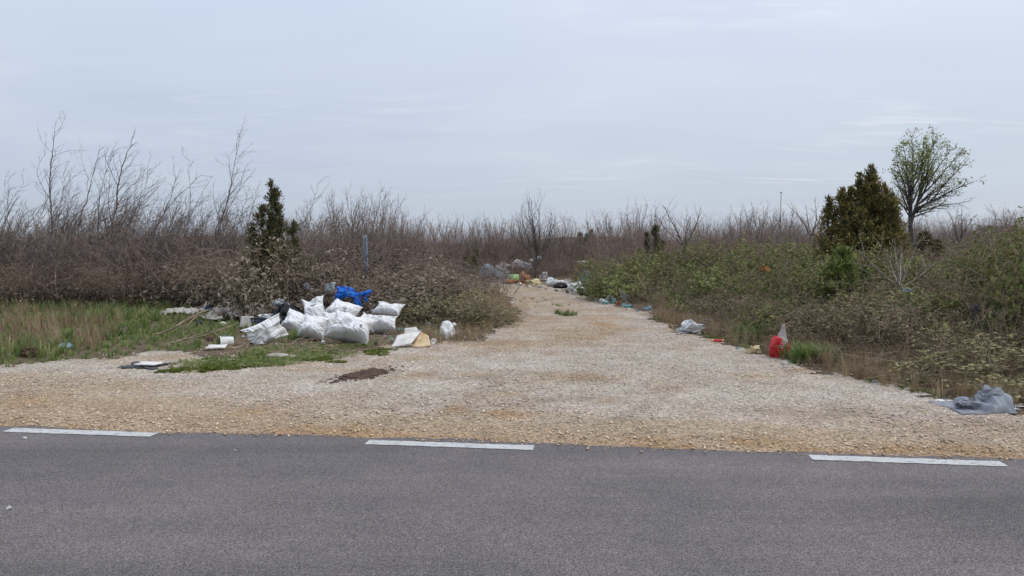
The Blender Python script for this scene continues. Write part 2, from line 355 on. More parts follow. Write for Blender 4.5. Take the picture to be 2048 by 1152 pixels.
# ground: one sheet to the horizon
xs = np.concatenate([-np.geomspace(6000, 46, 26), np.arange(-45, 46, 0.6), np.geomspace(46, 6000, 26)])
ys = np.concatenate([-np.geomspace(3000, 11, 16), np.arange(-10, 70, 0.6), np.geomspace(70, 7000, 30)])
X, Y = np.meshgrid(xs, ys); P = xy0(X, Y)
P[:, 2] = H(P[:, 0], P[:, 1])
far = sst(60, 500, np.hypot(P[:, 0], P[:, 1])); P[:, 2] = P[:, 2] * (1 - far)
def gridfaces(nx, ny):
    i = np.arange(nx * ny).reshape(ny, nx)
    return np.stack([i[:-1, :-1].ravel(), i[:-1, 1:].ravel(), i[1:, 1:].ravel(), i[1:, :-1].ravel()], 1)
o = obj('ground', mesh('ground', P, gridfaces(len(xs), len(ys)), M['soil'], smooth=True)); o['kind'] = 'structure'

# far hills: long low wooded ridges
def ridge(name, pts, D, depth, seed):
    pts = np.array(pts, float); a = np.linspace(pts[0, 0], pts[-1, 0], 160)
    top = np.interp(a, pts[:, 0], pts[:, 1])
    V = []
    prof = [(-1.0, 0.0), (-0.6, 0.55), (-0.25, 0.92), (0, 1.0), (0.5, 0.7), (1.0, 0)]
    for f, hgt in prof:
        for k, px in enumerate(a):
            p = A(px, top[k], D); n_ = float(vn([[px * 0.05, f * 3, seed]], seed)[0])
            V.append((p[0] * (1 + f * depth / D), D + f * depth, -3 + (p[2] + 3) * hgt + n_ * D * 0.0006 * (hgt > 0)))
    o = obj(name, mesh(name, V, gridfaces(160, len(prof)), M['hill'], smooth=True)); o['kind'] = 'structure'
ridge('hills', [(880, 492), (1000, 487), (1080, 480), (1130, 473), (1180, 474), (1225, 472), (1262, 476), (1300, 482), (1380, 480), (1420, 478), (1470, 481), (1560, 490)], 900, 220, 3)
ridge('hills', [(-300, 492), (0, 486), (200, 482), (330, 476), (400, 471), (470, 474), (560, 480), (700, 478), (800, 483), (960, 490)], 2600, 600, 5)

ridge('hills', [(1840, 492), (1900, 478), (1945, 462), (1975, 451), (2005, 454), (2050, 462), (2120, 455), (2250, 470), (2400, 492)], 420, 110, 8)
# road: asphalt sheet with a crumbling edge
ss = np.concatenate([np.linspace(-150, -11, 30), np.arange(-10.9, 11, 0.06), np.linspace(11, 150, 30)])
en = 0.035 * fbm(xy0(ss * 2.6, ss * 0), 5, 5, 0.6) + 0.035 * vn(xy0(ss * 0.6, ss * 0), 9)
rows = [en, -0.4 + 0 * ss, -2.0 + 0 * ss, -4 + 0 * ss, -7.2 + 0 * ss]
V = []
for r in rows:
    x, y = from_road(ss, r); V.append(np.stack([x, y, 0.016 + 0 * x], 1))
xx, yy = from_road(ss, en + 0.012); V.insert(0, np.stack([xx, yy, 0 * xx - 0.01], 1))
road = obj('road', mesh('road', np.concatenate(V), gridfaces(len(ss), len(V))[:, ::-1], M['asphalt'])); road['kind'] = 'structure'
LN = [(0, 862.5), (320, 874), (740, 888), (1077, 899.5), (1640, 922), (2000, 934.5)]
le = np.array([to_road(*G(*p)[:2]) for p in LN]); e0 = le[:, 1].mean()
def sroad(px, py): return to_road(*G(px, py)[:2])[0]
dash = [(sroad(735, 888), sroad(1068, 899)), (sroad(1622, 921), sroad(2012, 935))]
ln = dash[0][1] - dash[0][0]; d0 = sroad(309, 874)
dash += [(d0 - ln, d0)]; per = dash[1][0] - dash[0][0]
for k in (2, 3): dash += [(dash[1][0] + (k - 1) * per, dash[1][0] + (k - 1) * per + ln), (d0 - ln - (k - 1) * per, d0 - (k - 1) * per)]
for s0, s1 in dash:
    n = 60; t = np.linspace(s0, s1, n)
    jt = 0.006 * vn(xy0(t * 22, t * 0), 3); jb = 0.006 * vn(xy0(t * 22, t * 0 + 5), 4)
    x0, y0 = from_road(t, e0 + 0.066 + jt); x1, y1 = from_road(t, e0 - 0.066 + jb)
    V = np.concatenate([np.stack([x1, y1, 0 * x1 + 0.020], 1), np.stack([x0, y0, 0 * x0 + 0.020], 1)])
    obj('edge_dash', mesh('edge_dash', V, gridfaces(n, 2), M['road_paint']), road)

# gravel: colours of stone and soil over the apron and the track
WHITE = np.array((0.55, 0.482, 0.412)); TAN = np.array((0.48, 0.365, 0.25)); ORG = np.array((0.44, 0.27, 0.135))
BR = np.array((0.27, 0.20, 0.145))
def blob(x, y, px, py, wpx, hpx, s):
    c = G(px, py); rx_ = wpx * c[1] / F; ry_ = abs(G(px, py - hpx)[1] - G(px, py + hpx)[1]) / 2
    d = np.hypot((x - c[0]) / rx_, (y - c[1]) / ry_) + 0.40 * fbm(xy0(x * 2.2, y * 1.6), s, 3) + 0.35 * fbm(xy0(x * 9, y * 7), s + 3, 3)
    return 0.8 * (1 - sst(0.35, 1.3, d))
def gravel_col(x, y):
    s, e = to_road(x, y); p = xy0(x, y)
    n1 = fbm(p * (0.5, 1.0, 1), 11, 5, 0.55); n2 = fbm(p * 1.7, 23, 4, 0.6); n3 = fbm(p * 5, 31, 3)
    soil = 0.95 * (1 - sst(0.55, 2.1, e + 0.55 * n1))
    soil = np.maximum(soil, 0.92 * sst(8.8, 14.5, y + 2.6 * n1 + 1.2 * n2) * (0.85 + 0.35 * n2))
    xl = XR(y)                                       # stonier strips: the middle hump and the right verge
    q = (xl - x); soil = soil - 0.55 * np.exp(-((q - 0.55) / 0.45) ** 2) * sst(9, 12, y) - 0.30 * np.exp(-((q - 1.9) / 0.35) ** 2) * sst(13, 17, y)
    soil = np.maximum(soil, 0.75 * sst(-2.0, -5.0, x) * (1 - sst(2.0, 2.9, e + 0.5 * n1)))
    soil = np.maximum(soil, 0.7 * sst(1.2, 3.5, x) * (1 - sst(0.9, 1.9, e + 0.4 * n2)))
    soil = np.clip(soil + 0.10 * n2, 0.03, 1)
    org = 0.60 * (1 - sst(0.0, 0.34, e + 0.26 * n2 + 0.1 * n3 - 0.06 * n1))
    for a in ((905, 822, 45, 10, 1), (1010, 830, 60, 11, 2), (520, 828, 60, 14, 3), (1205, 650, 26, 8, 4), (1540, 888, 80, 10, 5), (1800, 900, 90, 9, 6), (90, 800, 70, 18, 7)):
        org = np.maximum(org, (0.75 if a[4] != 7 else 0.4) * blob(x, y, *a[:4], a[4] + 40))
    for a in ((945, 797, 34, 8), (1215, 803, 45, 6)): soil = np.maximum(soil, 0.85 * blob(x, y, *a, 71))
    c = WHITE + (TAN - WHITE) * soil[:, None]
    c = c + (ORG - c) * np.clip(org, 0, 1)[:, None]
    dk = 0.45 * sst(0.25, 0.9, n1 * 0.6 + n3 * 0.6); c = c + (BR - c) * dk[:, None] * 0.6
    return c
def gsheet(x0, x1, y0, y1, st):
    xs = np.arange(x0, x1 + 1e-6, st); ys = np.arange(y0, y1 + 1e-6, st)
    X, Y = np.meshgrid(xs, ys); jx = X.ravel() + 0.05 * fbm(xy0(X * 2, Y * 2), 3, 3); jy = Y.ravel() + 0.05 * fbm(xy0(X * 2 + 9, Y * 2), 4, 3)
    Fc = gridfaces(len(xs), len(ys)); cxm = jx[Fc].mean(1); cym = jy[Fc].mean(1)
    ee = to_road(cxm, cym)[1]; jf = 0.30 * sst(0.3, 1.2, ee)
    k = inpoly(cxm + jf * fbm(xy0(cxm * 1.6, cym * 1.6), 6, 4, 0.6), cym + jf * fbm(xy0(cxm * 1.6 + 40, cym * 1.6), 7, 4, 0.6), GRAV); Fc = Fc[k]
    u, inv = np.unique(Fc, return_inverse=True); Fc = inv.reshape(Fc.shape)
    px, py = jx[u], jy[u]
    s_, e_ = to_road(px, py)
    z = 0.005 + 0.012 * sst(0.1, 0.6, e_) * (1 + fbm(xy0(px * 0.8, py * 0.8), 8, 3)) * 0.6
    return np.stack([px, py, z], 1), Fc
V, Fc = gsheet(-30, 30, 1, 40, 0.11)
GV = V
o = obj('gravel_track', mesh('gravel_track', V, Fc, M['gravel'], attrs={'col': gravel_col(V[:, 0], V[:, 1])}, smooth=True)); o['kind'] = 'structure'

# loose crushed stone lying on the gravel, tens of thousands: one object
def tile(PV, PT, pos, yaw, sc, tilt=None):
    n = len(pos); c, s = np.cos(yaw), np.sin(yaw)
    sc = np.asarray(sc); sc = sc[:, None] * np.ones(3) if sc.ndim == 1 else sc
    Q = PV[None] * sc[:, None, :]
    x = Q[..., 0] * c[:, None] - Q[..., 1] * s[:, None]; y = Q[..., 0] * s[:, None] + Q[..., 1] * c[:, None]
    Q = np.stack([x, y, Q[..., 2]], -1) + np.asarray(pos)[:, None, :]
    T = PT[None] + (np.arange(n) * len(PV))[:, None, None]
    return Q.reshape(-1, 3), T.reshape(-1, PT.shape[1])
OCT = np.array([(1, 0, 0.1), (-1, 0.2, 0), (0.1, 1, 0), (0, -1, 0.15), (0.2, 0.1, 0.75), (-0.1, 0, -0.5)], float)
OCTF = np.array([(0, 2, 4), (2, 1, 4), (1, 3, 4), (3, 0, 4), (2, 0, 5), (1, 2, 5), (3, 1, 5), (0, 3, 5)])
def pebbles(name, n, y0, y1, xw, r0, r1, seed, label_edge=False):
    r = np.random.default_rng(seed)
    y = y0 + (y1 - y0) * r.random(n) ** 1.25; x = (r.random(n) * 2 - 1) * xw * (y / y1 * 0.55 + 0.45)
    s_, e_ = to_road(x, y)
    k = inpoly(x + 0.26 * r.normal(size=n), y + 0.26 * r.normal(size=n), GRAV) & (e_ > -0.05 - 0.10 * r.random(n) ** 2 - 0.9 * (r.random(n) < 0.02) * r.random(n))
    x, y = x[k], y[k]; n = len(x)
    sz = (r0 + (r1 - r0) * r.random(n) ** 3.5)
    sc = sz[:, None] * (0.7 + 0.6 * r.random((n, 3)))
    V, T = tile(OCT, OCTF, np.stack([x, y, 0.010 + 0.007 * (e_[k] < 0.06) + sz * 0.3 + H(x, y)], 1), r.random(n) * 6.28, sc)
    c = np.repeat(gravel_col(x, y) * 0.9 + WHITE * 0.17, 6, 0)
    o = obj(name, mesh(name, V, T, M['pebble'], attrs={'col': c, 'rnd': np.repeat(r.random(n), 6)})); o['kind'] = 'stuff'
    tag(o, 'loose crushed limestone scattered over the gravel apron and track', 'gravel')
pebbles('loose_gravel', 110000, 5.2, 20, 13, 0.004, 0.018, 5)

# ------------------------------------------------------------------ plant generators
def sticks(segs, sides=3, seed=0):
    """segs: array (n, 8) of x0 y0 z0 x1 y1 z1 r0 r1"""
    a = np.asarray(segs, float); n = len(a); p0, p1 = a[:, :3], a[:, 3:6]; d = unit(p1 - p0)
    h = np.where(np.abs(d[:, 2:3]) < 0.9, np.array([[0, 0, 1.0]]), np.array([[1.0, 0, 0]]))
    u = unit(np.cross(d, h)); v = np.cross(d, u)
    V = []
    for p, r in ((p0, a[:, 6]), (p1, a[:, 7])):
        for k in range(sides):
            t = 2 * pi * k / sides; V.append(p + (u * cos(t) + v * sin(t)) * r[:, None])
    V = np.stack(V, 1); T = []
    for k in range(sides):
        k2 = (k + 1) % sides; T += [(k, k2, sides + k2), (k, sides + k2, sides + k)]
    T = np.array(T)[None] + (np.arange(n) * 2 * sides)[:, None, None]
    rr = np.random.default_rng(seed).random(n)
    return V.reshape(-1, 3), T.reshape(-1, 3), np.repeat(rr, 2 * sides)
def leaves(P, D, Nrm, L, W, r, fold=0.25):
    D = unit(D); Sd = unit(np.cross(D, Nrm)); U = np.cross(Sd, D); L = L[:, None]; W = W[:, None]
    mid = P + D * L * 0.45
    V = np.stack([P, mid + Sd * W * 0.5 + U * W * fold, P + D * L - U * L * 0.12, mid - Sd * W * 0.5 + U * W * fold], 1)
    T = np.array([(0, 1, 2), (0, 2, 3)])[None] + (np.arange(len(P)) * 4)[:, None, None]
    return V.reshape(-1, 3), T.reshape(-1, 3)
def rv(r, n): return unit(r.normal(size=(n, 3)))

def stem(segs, p, d, L, rad, r, up=0.0, wind=(0, 0, 0), jit=0.12, step=0.12, depth=0, spec=None, tips=None, taper=0.35):
    """one shoot that wanders, thins and throws side shoots; spec per depth: (spacing, angle, length ratio, start fraction)"""
    n = max(2, int(L / step)); st = L / n; p = np.array(p, float); d = unit(d); wind = np.array(wind, float)
    acc = r.random() * 0.5
    for i in range(n):
        f = i / n; d = unit(d + r.normal(size=3) * jit + np.array((0, 0, up)) * st + wind * st)
        q = p + d * st; r0 = rad * (1 - (1 - taper) * f); r1 = rad * (1 - (1 - taper) * (i + 1) / n)
        segs.append((*p, *q, r0, r1))
        if spec and depth < len(spec):
            sp_, ang, lr, sf = spec[depth]; acc += st
            if f >= sf and acc >= sp_:
                acc = 0 if sp_ > st else 0
                for _ in range(1 if r.random() < 0.8 else 2):
                    side = unit(np.cross(d, r.normal(size=3))); a = ang * (0.6 + 0.8 * r.random())
                    dd = d * cos(a) + side * sin(a)
                    stem(segs, p, dd, L * lr * (1 - 0.55 * f) * (0.5 + r.random()), max(r0 * 0.58, 0.0031), r, up, wind, jit * 1.2, max(step * 0.8, 0.05), depth + 1, spec, tips, taper)
        p = q
    if tips is not None: tips.append((*p, *d, depth))
    return p

def bare_plant(name, label, cat, loc, segs, mat, thick=0.012, group=None, seed=0, rz=0):
    """trunk (thick shoots) and twigs (thin ones) as two parts"""
    a = np.array(segs); k = a[:, 6] > thick
    t = thing(name, label, cat, loc, rz, group)
    if k.any():
        V, T, q = sticks(a[k], 6, seed); obj('stems' if name == 'bare_shrub' else 'trunk', mesh('trunk', V, T, mat, attrs={'rnd': q}, smooth=True), t)
    V, T, q = sticks(a[~k], 3, seed + 1); obj('twigs', mesh('twigs', V, T, mat, attrs={'rnd': q}), t)
    return t

# brambles: a low heap of arching canes carrying leaves of three
def bramble(seed, mat, nleaf, ls, nc, R=1.5, Ht=1.05, dead=0.2, lean=0.0):
    r = np.random.default_rng(seed)
    n = nleaf; d = rv(r, n * 2); d[:, 2] = np.abs(d[:, 2]) * 0.9 + 0.02; d = unit(d)
    lump = fbm(d * 2.6 + seed, seed, 4, 0.62)
    keep = r.random(len(d)) < np.clip(0.58 + 1.25 * vn(d * 4.6 + seed * 3.1, seed + 5), 0.08, 1); d = d[keep][:n]; lump = lump[keep][:n]; n = len(d)
    rad = (0.42 + 0.58 * r.random(n) ** 0.42) * (1 + 0.42 * lump) + (r.random(n) < 0.06) * r.random(n) * 0.28
    P = d * rad[:, None] * np.array((R, R, Ht)); P[:, 2] += 0.02
    segs = []
    for k in range(nc):                          # canes
        a = r.random() * 6.283; b = a + r.normal() * 0.9; rr = R * (0.1 + 0.5 * r.random())
        p = np.array((cos(a) * rr, sin(a) * rr, 0.0)); hgt = Ht * (0.7 + 0.75 * r.random()); reach = R * (0.4 + 0.9 * r.random())
        q = np.array((cos(b), sin(b), 0)); n_ = 9; pts = []
        for i in range(n_ + 1):
            f = i / n_; pts.append(p + q * reach * f + np.array((0, 0, hgt * 4 * f * (1 - f * 0.82) * 0.62)) + r.normal(size=3) * 0.02)
        w_ = 0.0045 + 0.003 * r.random()
        for i in range(n_): segs.append((*pts[i], *pts[i + 1], w_ * (1 - 0.07 * i), w_ * (1 - 0.07 * (i + 1))))
        for i in range(3, n_):                   # side shoots
            if r.random() < 0.7:
                e = pts[i] + r.normal(size=3) * 0.11; segs.append((*pts[i], *e, 0.003, 0.0018))
    no = unit(d * np.array((1 / R, 1 / R, 1 / Ht)) + np.array((0, 0, 0.7)) + r.normal(size=(n, 3)) * 0.45)
    Ps, Ds, Ns, Rn = [], [], [], []
    base = r.random(n); isd = r.random(n) < dead
    base = np.where(isd, 0.82 + 0.18 * base, np.clip(0.12 + 0.50 * base + 0.22 * lump, 0, 0.80))
    t0 = rv(r, n); t0 = unit(t0 - no * (t0 * no).sum(1, keepdims=True)); t1 = np.cross(no, t0)
    for a in (-1.25, 0, 1.25):
        Ps.append(P); Ds.append(t0 * cos(a) + t1 * sin(a) - no * 0.15); Ns.append(no); Rn.append(np.clip(base + r.normal(size=n) * 0.06, 0, 1))
    P, D, Nn, Rn = map(np.concatenate, (Ps, Ds, Ns, Rn)); L = ls * (0.65 + 0.7 * r.random(len(P)))
    V, T = leaves(P, D, Nn, L, L * 0.72, r); V[:, 2] = np.maximum(V[:, 2], 0.005)
    mv = mesh('leaves', V, T, mat, attrs={'rnd': np.repeat(Rn, 4)})
    V, T, q = sticks(segs, 3, seed); V[:, 2] = np.maximum(V[:, 2], 0.002)
    return mv, mesh('canes', V, T, M['cane'], attrs={'rnd': q})
def bramble_proto(kind, seeds, *a, **k): return [bramble(s, M[kind], *a, **k) for s in seeds]
PG = bramble_proto('bramble_leaf', (1, 2, 3, 4), 3700, 0.052, 62, dead=0.17)
PB = bramble_proto('bramble_brown', (11, 12, 13), 3600, 0.046, 80, dead=0.42)
PT = bramble_proto('bramble_brown', (14, 15), 900, 0.042, 190, Ht=1.0, dead=0.6)
PO = bramble_proto('bramble_olive', (21, 22), 3800, 0.042, 70, dead=0.40)
def bush(name, label, protos, k, x, y, sx, sy, sz, rz, group=None):
    t = thing(name, label, 'bush', (x, y, Hf(x, y) - 0.03), rz, group); t.scale = (sx, sy, sz)
    obj('leaves', protos[k % len(protos)][0], t); obj('canes', protos[k % len(protos)][1], t)
    return t

# twiggy shrub without leaves
def shrub_segs(seed, n, Hh, spread, rad=0.010, spec=((0.14, 0.7, 0.5, 0.25), (0.12, 0.8, 0.5, 0.2)), up=0.3, jit=0.13, step=0.13, r0=0.3):
    r = np.random.default_rng(seed); segs = []
    for k in range(n):
        a = r.random() * 6.283; q = r.random() ** 0.5
        d = (cos(a) * q * spread, sin(a) * q * spread, 1.0)
        stem(segs, (cos(a) * q * r0, sin(a) * q * r0, 0), d, Hh * (0.6 + 0.5 * r.random()), rad * (0.6 + 0.6 * r.random()), r, up, (0, 0, 0), jit, step, 0, spec)
    return segs

# conifer: dense upswept sprays of scale needles round a trunk
def juniper(name, label, loc, Hh, R, mat, seed, tops=((0, 0, 1.0),), n=900, low=0.05, needle=0.10, group=None, open_=0.0):
    r = np.random.default_rng(seed); segs = []; P = []; D = []; Rn = []
    for (ox, oy, hf) in tops:
        Ht = Hh * hf; segs.append((ox * 0.3, oy * 0.3, 0, ox, oy, Ht * 0.5, 0.06, 0.04)); segs.append((ox, oy, Ht * 0.5, ox, oy, Ht, 0.04, 0.006))
        m_ = int(n * hf)
        for k in range(m_):
            z = Ht * (low + (1 - low) * r.random() ** 1.15); f = z / Ht
            prof = R * (min(1.0, (f / 0.22) ** 0.5) * (1 - f) ** 0.60 * 1.02 + 0.05) 
            a = k * 2.399 + r.normal() * 0.4; prof *= 0.50 + 0.85 * float(np.clip(0.5 + 0.9 * vn([[cos(a) * 1.6, sin(a) * 1.6, z * 1.7 + seed]], seed)[0], 0, 1)) + 0.30 * (r.random() < 0.10)
            L = prof * (0.6 + 0.5 * r.random())
            up_ = 0.45 + 0.9 * f
            p = np.array((ox, oy, max(z - L * up_ * 0.55, 0.05))); d = unit(np.array((cos(a), sin(a), up_ * (0.6 + 0.5 * r.random()))))
            ns = max(3, int(L / 0.085)); q = p.copy()
            for i in range(ns):
                d = unit(d + np.array((0, 0, 0.10)) + r.normal(size=3) * 0.10); q2 = q + d * L / ns
                if i % 2 == 0: segs.append((*q, *q2, 0.009 * (1 - i / ns) + 0.002, 0.008 * (1 - i / ns) + 0.002))
                ff = (i + 1) / ns
                if ff > 0.25 + open_:
                    nn = 11
                    dd = unit(d + r.normal(size=(nn, 3)) * 0.62)
                    P.append(np.repeat(q2[None], nn, 0) + r.normal(size=(nn, 3)) * 0.035); D.append(dd)
                    Rn.append(np.clip(0.10 + 0.62 * ff ** 1.6 * r.random(nn) + 0.28 * (ff > 0.7) * r.random(nn) + 0.12 * r.normal(), 0, 1))
                q = q2
        nn = 70; zt = Ht * (0.80 + 0.21 * r.random(nn)); P.append(np.stack([ox + r.normal(size=nn) * 0.02, oy + r.normal(size=nn) * 0.02, zt], 1)); D.append(unit(np.array((0, 0, 1.0)) + r.normal(size=(nn, 3)) * 0.35)); Rn.append(r.random(nn) * 0.5)
    P, D, Rn = map(np.concatenate, (P, D, Rn)); L = needle * (0.6 + 0.7 * r.random(len(P)))
    L = L * 0.78; V, T = leaves(P, D, rv(r, len(P)), L, L * 0.24, r, 0.5); V[:, 2] = np.maximum(V[:, 2], 0.01)
    t = thing(name, label, 'conifer', loc, 0, group)
    obj('crown', mesh('crown', V, T, mat, attrs={'rnd': np.repeat(Rn, 4)}), t)
    V, T, q = sticks(segs, 5, seed); V[:, 2] = np.maximum(V[:, 2], 0.0); obj('trunk', mesh('trunk', V, T, M['twig_dark'], attrs={'rnd': q}), t)
    return t

def leaders(seed, n, rx_, ry_, cx_=0.0, drop=0.36, low=0.45):
    r = np.random.default_rng(seed); o_ = [(cx_, 0.0, 1.0)]
    for k in range(n):
        a = k * 2.399 + r.random(); q = ((k + 0.6) / n) ** 0.6
        o_.append((cx_ * (1 - q) + cos(a) * q * rx_, sin(a) * q * ry_, max(low, 1 - drop * q ** 1.15 * (0.75 + 0.5 * r.random()))))
    return o_
# grass tufts
def tuft(seed, nb, hgt, spread, wd=0.006, bend=0.6):
    r = np.random.default_rng(seed); V = []; T = []
    for k in range(nb):
        a = r.random() * 6.283; q = spread * r.random() ** 0.6; p = np.array((cos(a) * q * 0.4, sin(a) * q * 0.4, 0))
        h_ = hgt * (0.5 + 0.7 * r.random()); b = r.random() * 6.283; o_ = np.array((cos(b), sin(b), 0)); bd = bend * (0.2 + r.random()) * h_
        sd = np.array((-sin(b), cos(b), 0)) * wd * (0.6 + 0.7 * r.random()); i = len(V)
        m1 = p + np.array((0, 0, h_ * 0.55)) + o_ * bd * 0.28; tp = p + np.array((0, 0, h_ * (1 - 0.25 * min(1, bd / h_)))) + o_ * bd
        V += [p - sd, p + sd, m1 - sd * 0.8, m1 + sd * 0.8, tp]; T += [(i, i + 1, i + 3), (i, i + 3, i + 2), (i + 2, i + 3, i + 4)]
    return np.array(V), np.array(T), nb
def grass(name, label, pts, mat, protos, s0, s1, seed, rnd=(0, 1), cat='grass', jitter=0.25):
    r = np.random.default_rng(seed); Vs, Ts, Rs = [], [], []; off = 0; pts = np.asarray(pts); which = r.integers(len(protos), size=len(pts))
    for k, (PV, PT, nb) in enumerate(protos):
        q = pts[which == k]; n = len(q)
        if n == 0: continue
        V, T = tile(PV, PT, q, r.random(n) * 6.283, s0 + (s1 - s0) * r.random(n) ** 1.5)
        b = np.clip(rnd[0] + (rnd[1] - rnd[0]) * (0.65 * np.repeat(r.random(n), nb) + 0.35 * r.random(n * nb)), 0, 1)
        Vs.append(V); Ts.append(T + off); Rs.append(np.repeat(b, 5)); off += len(V)
    o = obj(name, mesh(name, np.concatenate(Vs), np.concatenate(Ts), mat, attrs={'rnd': np.concatenate(Rs)})); o['kind'] = 'stuff'
    return tag(o, label, cat)
def scatter_poly(poly_px, n, seed, dens=None):
    Pw = np.array([G(*p)[:2] for p in poly_px]); r = np.random.default_rng(seed)
    lo, hi = Pw.min(0), Pw.max(0); q = lo + (hi - lo) * r.random((n * 4, 2)); k = inpoly(q[:, 0], q[:, 1], Pw); q = q[k]
    if dens is not None: q = q[r.random(len(q)) < dens(q)]
    q = q[:n]; return np.concatenate([q, H(q[:, 0], q[:, 1])[:, None]], 1)

# ------------------------------------------------------------------ far and middle scrub
def scrub_mass(name, label, PV, PT, PR, mat, cx_, cy_, wx, wy, dens, s0, s1, seed, z=0.0, tilt=0.0):
    """one mass of bare scrub; geometry nodes repeat this object's own twig clump over a patch of ground"""
    o = obj(name, mesh(name, PV, PT, mat, attrs={'rnd': PR}), None, (cx_, cy_, z)); o.rotation_euler = (0, tilt, 0); o['kind'] = 'stuff'; tag(o, label, 'scrub')
    gt = bpy.data.node_groups.new(name, 'GeometryNodeTree')
    gt.interface.new_socket('Geometry', in_out='INPUT', socket_type='NodeSocketGeometry'); gt.interface.new_socket('Geometry', in_out='OUTPUT', socket_type='NodeSocketGeometry')
    n = gt.nodes; l = gt.links; gi = n.new('NodeGroupInput'); go = n.new('NodeGroupOutput')
    g = n.new('GeometryNodeMeshGrid'); g.inputs['Size X'].default_value = wx; g.inputs['Size Y'].default_value = wy; g.inputs['Vertices X'].default_value = 2; g.inputs['Vertices Y'].default_value = 2
    d = n.new('GeometryNodeDistributePointsOnFaces'); d.inputs['Density'].default_value = dens; d.inputs['Seed'].default_value = seed
    ip = n.new('GeometryNodeInstanceOnPoints')
    ra = n.new('FunctionNodeRandomValue'); ra.data_type = 'FLOAT_VECTOR'; ra.inputs[0].default_value = (-0.08, -0.08, 0); ra.inputs[1].default_value = (0.08, 0.08, 6.283); ra.inputs['Seed'].default_value = seed
    rs = n.new('FunctionNodeRandomValue'); rs.data_type = 'FLOAT'; rs.inputs[2].default_value = s0; rs.inputs[3].default_value = s1; rs.inputs['Seed'].default_value = seed + 1
    l.new(g.outputs['Mesh'], d.inputs['Mesh']); l.new(d.outputs['Points'], ip.inputs['Points']); l.new(gi.outputs[0], ip.inputs['Instance'])
    l.new(ra.outputs[0], ip.inputs['Rotation']); l.new(rs.outputs[1], ip.inputs['Scale']); l.new(ip.outputs[0], go.inputs[0])
    o.modifiers.new('scatter', 'NODES').node_group = gt
    return o
def clump(seed, n, Hh, spread, **k):
    s = shrub_segs(seed, n, Hh, spread, **k); return sticks(s, 3, seed)
far_spec = ((0.20, 0.5, 0.42, 0.25), (0.16, 0.6, 0.45, 0.2))
CA = clump(101, 26, 2.4, 0.42, rad=0.011, spec=far_spec, jit=0.10, step=0.16, r0=0.9)
CL = clump(103, 34, 1.75, 0.62, rad=0.011, spec=((0.16, 0.7, 0.5, 0.15), (0.13, 0.8, 0.5, 0.15)), jit=0.19, step=0.12, r0=0.8)
CB = clump(102, 30, 1.5, 0.75, rad=0.008, spec=far_spec, jit=0.16, step=0.13, r0=0.8)
scrub_mass('bare_scrub', 'purplish brown leafless scrub filling the far middle behind the litter', *CA, M['twig_far'], 2, 45, 26, 16, 0.6, 0.45, 1.28, 1)
scrub_mass('bare_scrub', 'low tangled brown scrub along the far side of the track bend', *CB, M['twig_far'], 3.5, 37.6, 15, 3.4, 1.3, 0.6, 1.0, 2)
scrub_mass('bare_scrub', 'brown leafless scrub far behind the tall saplings on the left', *CA, M['twig_far'], -19, 36, 26, 22, 0.42, 0.6, 1.0, 3)
scrub_mass('bare_scrub', 'brown leafless scrub on the rising ground behind the conifers', *CA, M['twig_far'], 25, 38, 26, 18, 0.6, 0.55, 0.95, 4, 0.75, -0.045)
scrub_mass('bare_scrub', 'grey brown twiggy undergrowth at the foot of the tall saplings', *CL, M['twig_brown'], -12.9, 22.0, 17, 4.6, 1.2, 0.95, 1.6, 5)
scrub_mass('bare_scrub', 'brown twiggy undergrowth between the bramble mound and the far scrub', *CB, M['twig_brown'], -3.2, 25.5, 5.6, 6, 1.0, 0.6, 1.0, 6)
scrub_mass('bare_scrub', 'leafless scrub behind the green brambles in the middle distance', *CA, M['twig_far'], 10.8, 32.5, 14, 7, 0.75, 0.65, 1.08, 7, 0.15)
scrub_mass('bare_scrub', 'hazy line of distant leafless scrub along the horizon', *CA, M['twig_far'], 5, 85, 130, 55, 0.10, 0.66, 0.98, 8)
scrub_mass('bare_scrub', 'scrub below the tree at the far right edge of the picture', *CB, M['twig_brown'], 20.5, 26.5, 13, 6, 0.9, 0.6, 0.95, 9, 0.75)

# tall wind-bent saplings of the left thicket
def sapling(label, px0, Yd, px1, py1, seed, rad=0.022, dens=1.0, group=None, mat='twig_grey', wind=0.5, lean=0.0):
    r = np.random.default_rng(seed); b = A(px0, 490, Yd); b[2] = 0; t = A(px1, py1, Yd + r.normal() * 0.3) - b
    Lh = np.linalg.norm(t); n = int(Lh / 0.13); segs = []; p = np.zeros(3); off = r.normal(size=(3,)) * 0.0
    bow = r.normal() * 0.10 * Lh; ph = r.random() * 6; prev = p
    for i in range(1, n + 1):
        f = i / n; w_ = np.array((sin(f * pi) * -abs(bow) * 0.8 + 0.03 * Lh * sin(f * 9 + ph) * f * (1 - f) * 2, 0.05 * sin(f * 7 + ph), 0))
        q = t * f + w_ + r.normal(size=3) * 0.012
        r0 = rad * 1.25 * (1 - 0.84 * (f - 1 / n)); r1 = rad * 1.25 * (1 - 0.84 * f); segs.append((*prev, *q, r0, r1))
        if f > 0.16 and r.random() < 0.80 * dens:
            d = unit(q - prev); side = unit(np.cross(d, r.normal(size=3))); a = 0.45 + 0.5 * r.random()
            stem(segs, q, d * cos(a) + side * sin(a) + np.array((0.15 + lean, 0, 0.1)), Lh * (0.10 + 0.30 * r.random() ** 1.6) * (1.25 - 0.75 * f), max(r1 * 0.55, 0.0055), r, 0.35, (wind, 0, 0), 0.13, 0.11, 0,
                 ((0.13, 0.7, 0.45, 0.15), (0.12, 0.8, 0.5, 0.2)), None, 0.3)
        prev = q
    return bare_plant('bare_sapling', label, 'sapling', (b[0], b[1], 0), segs, M[mat], 0.011, group, seed)
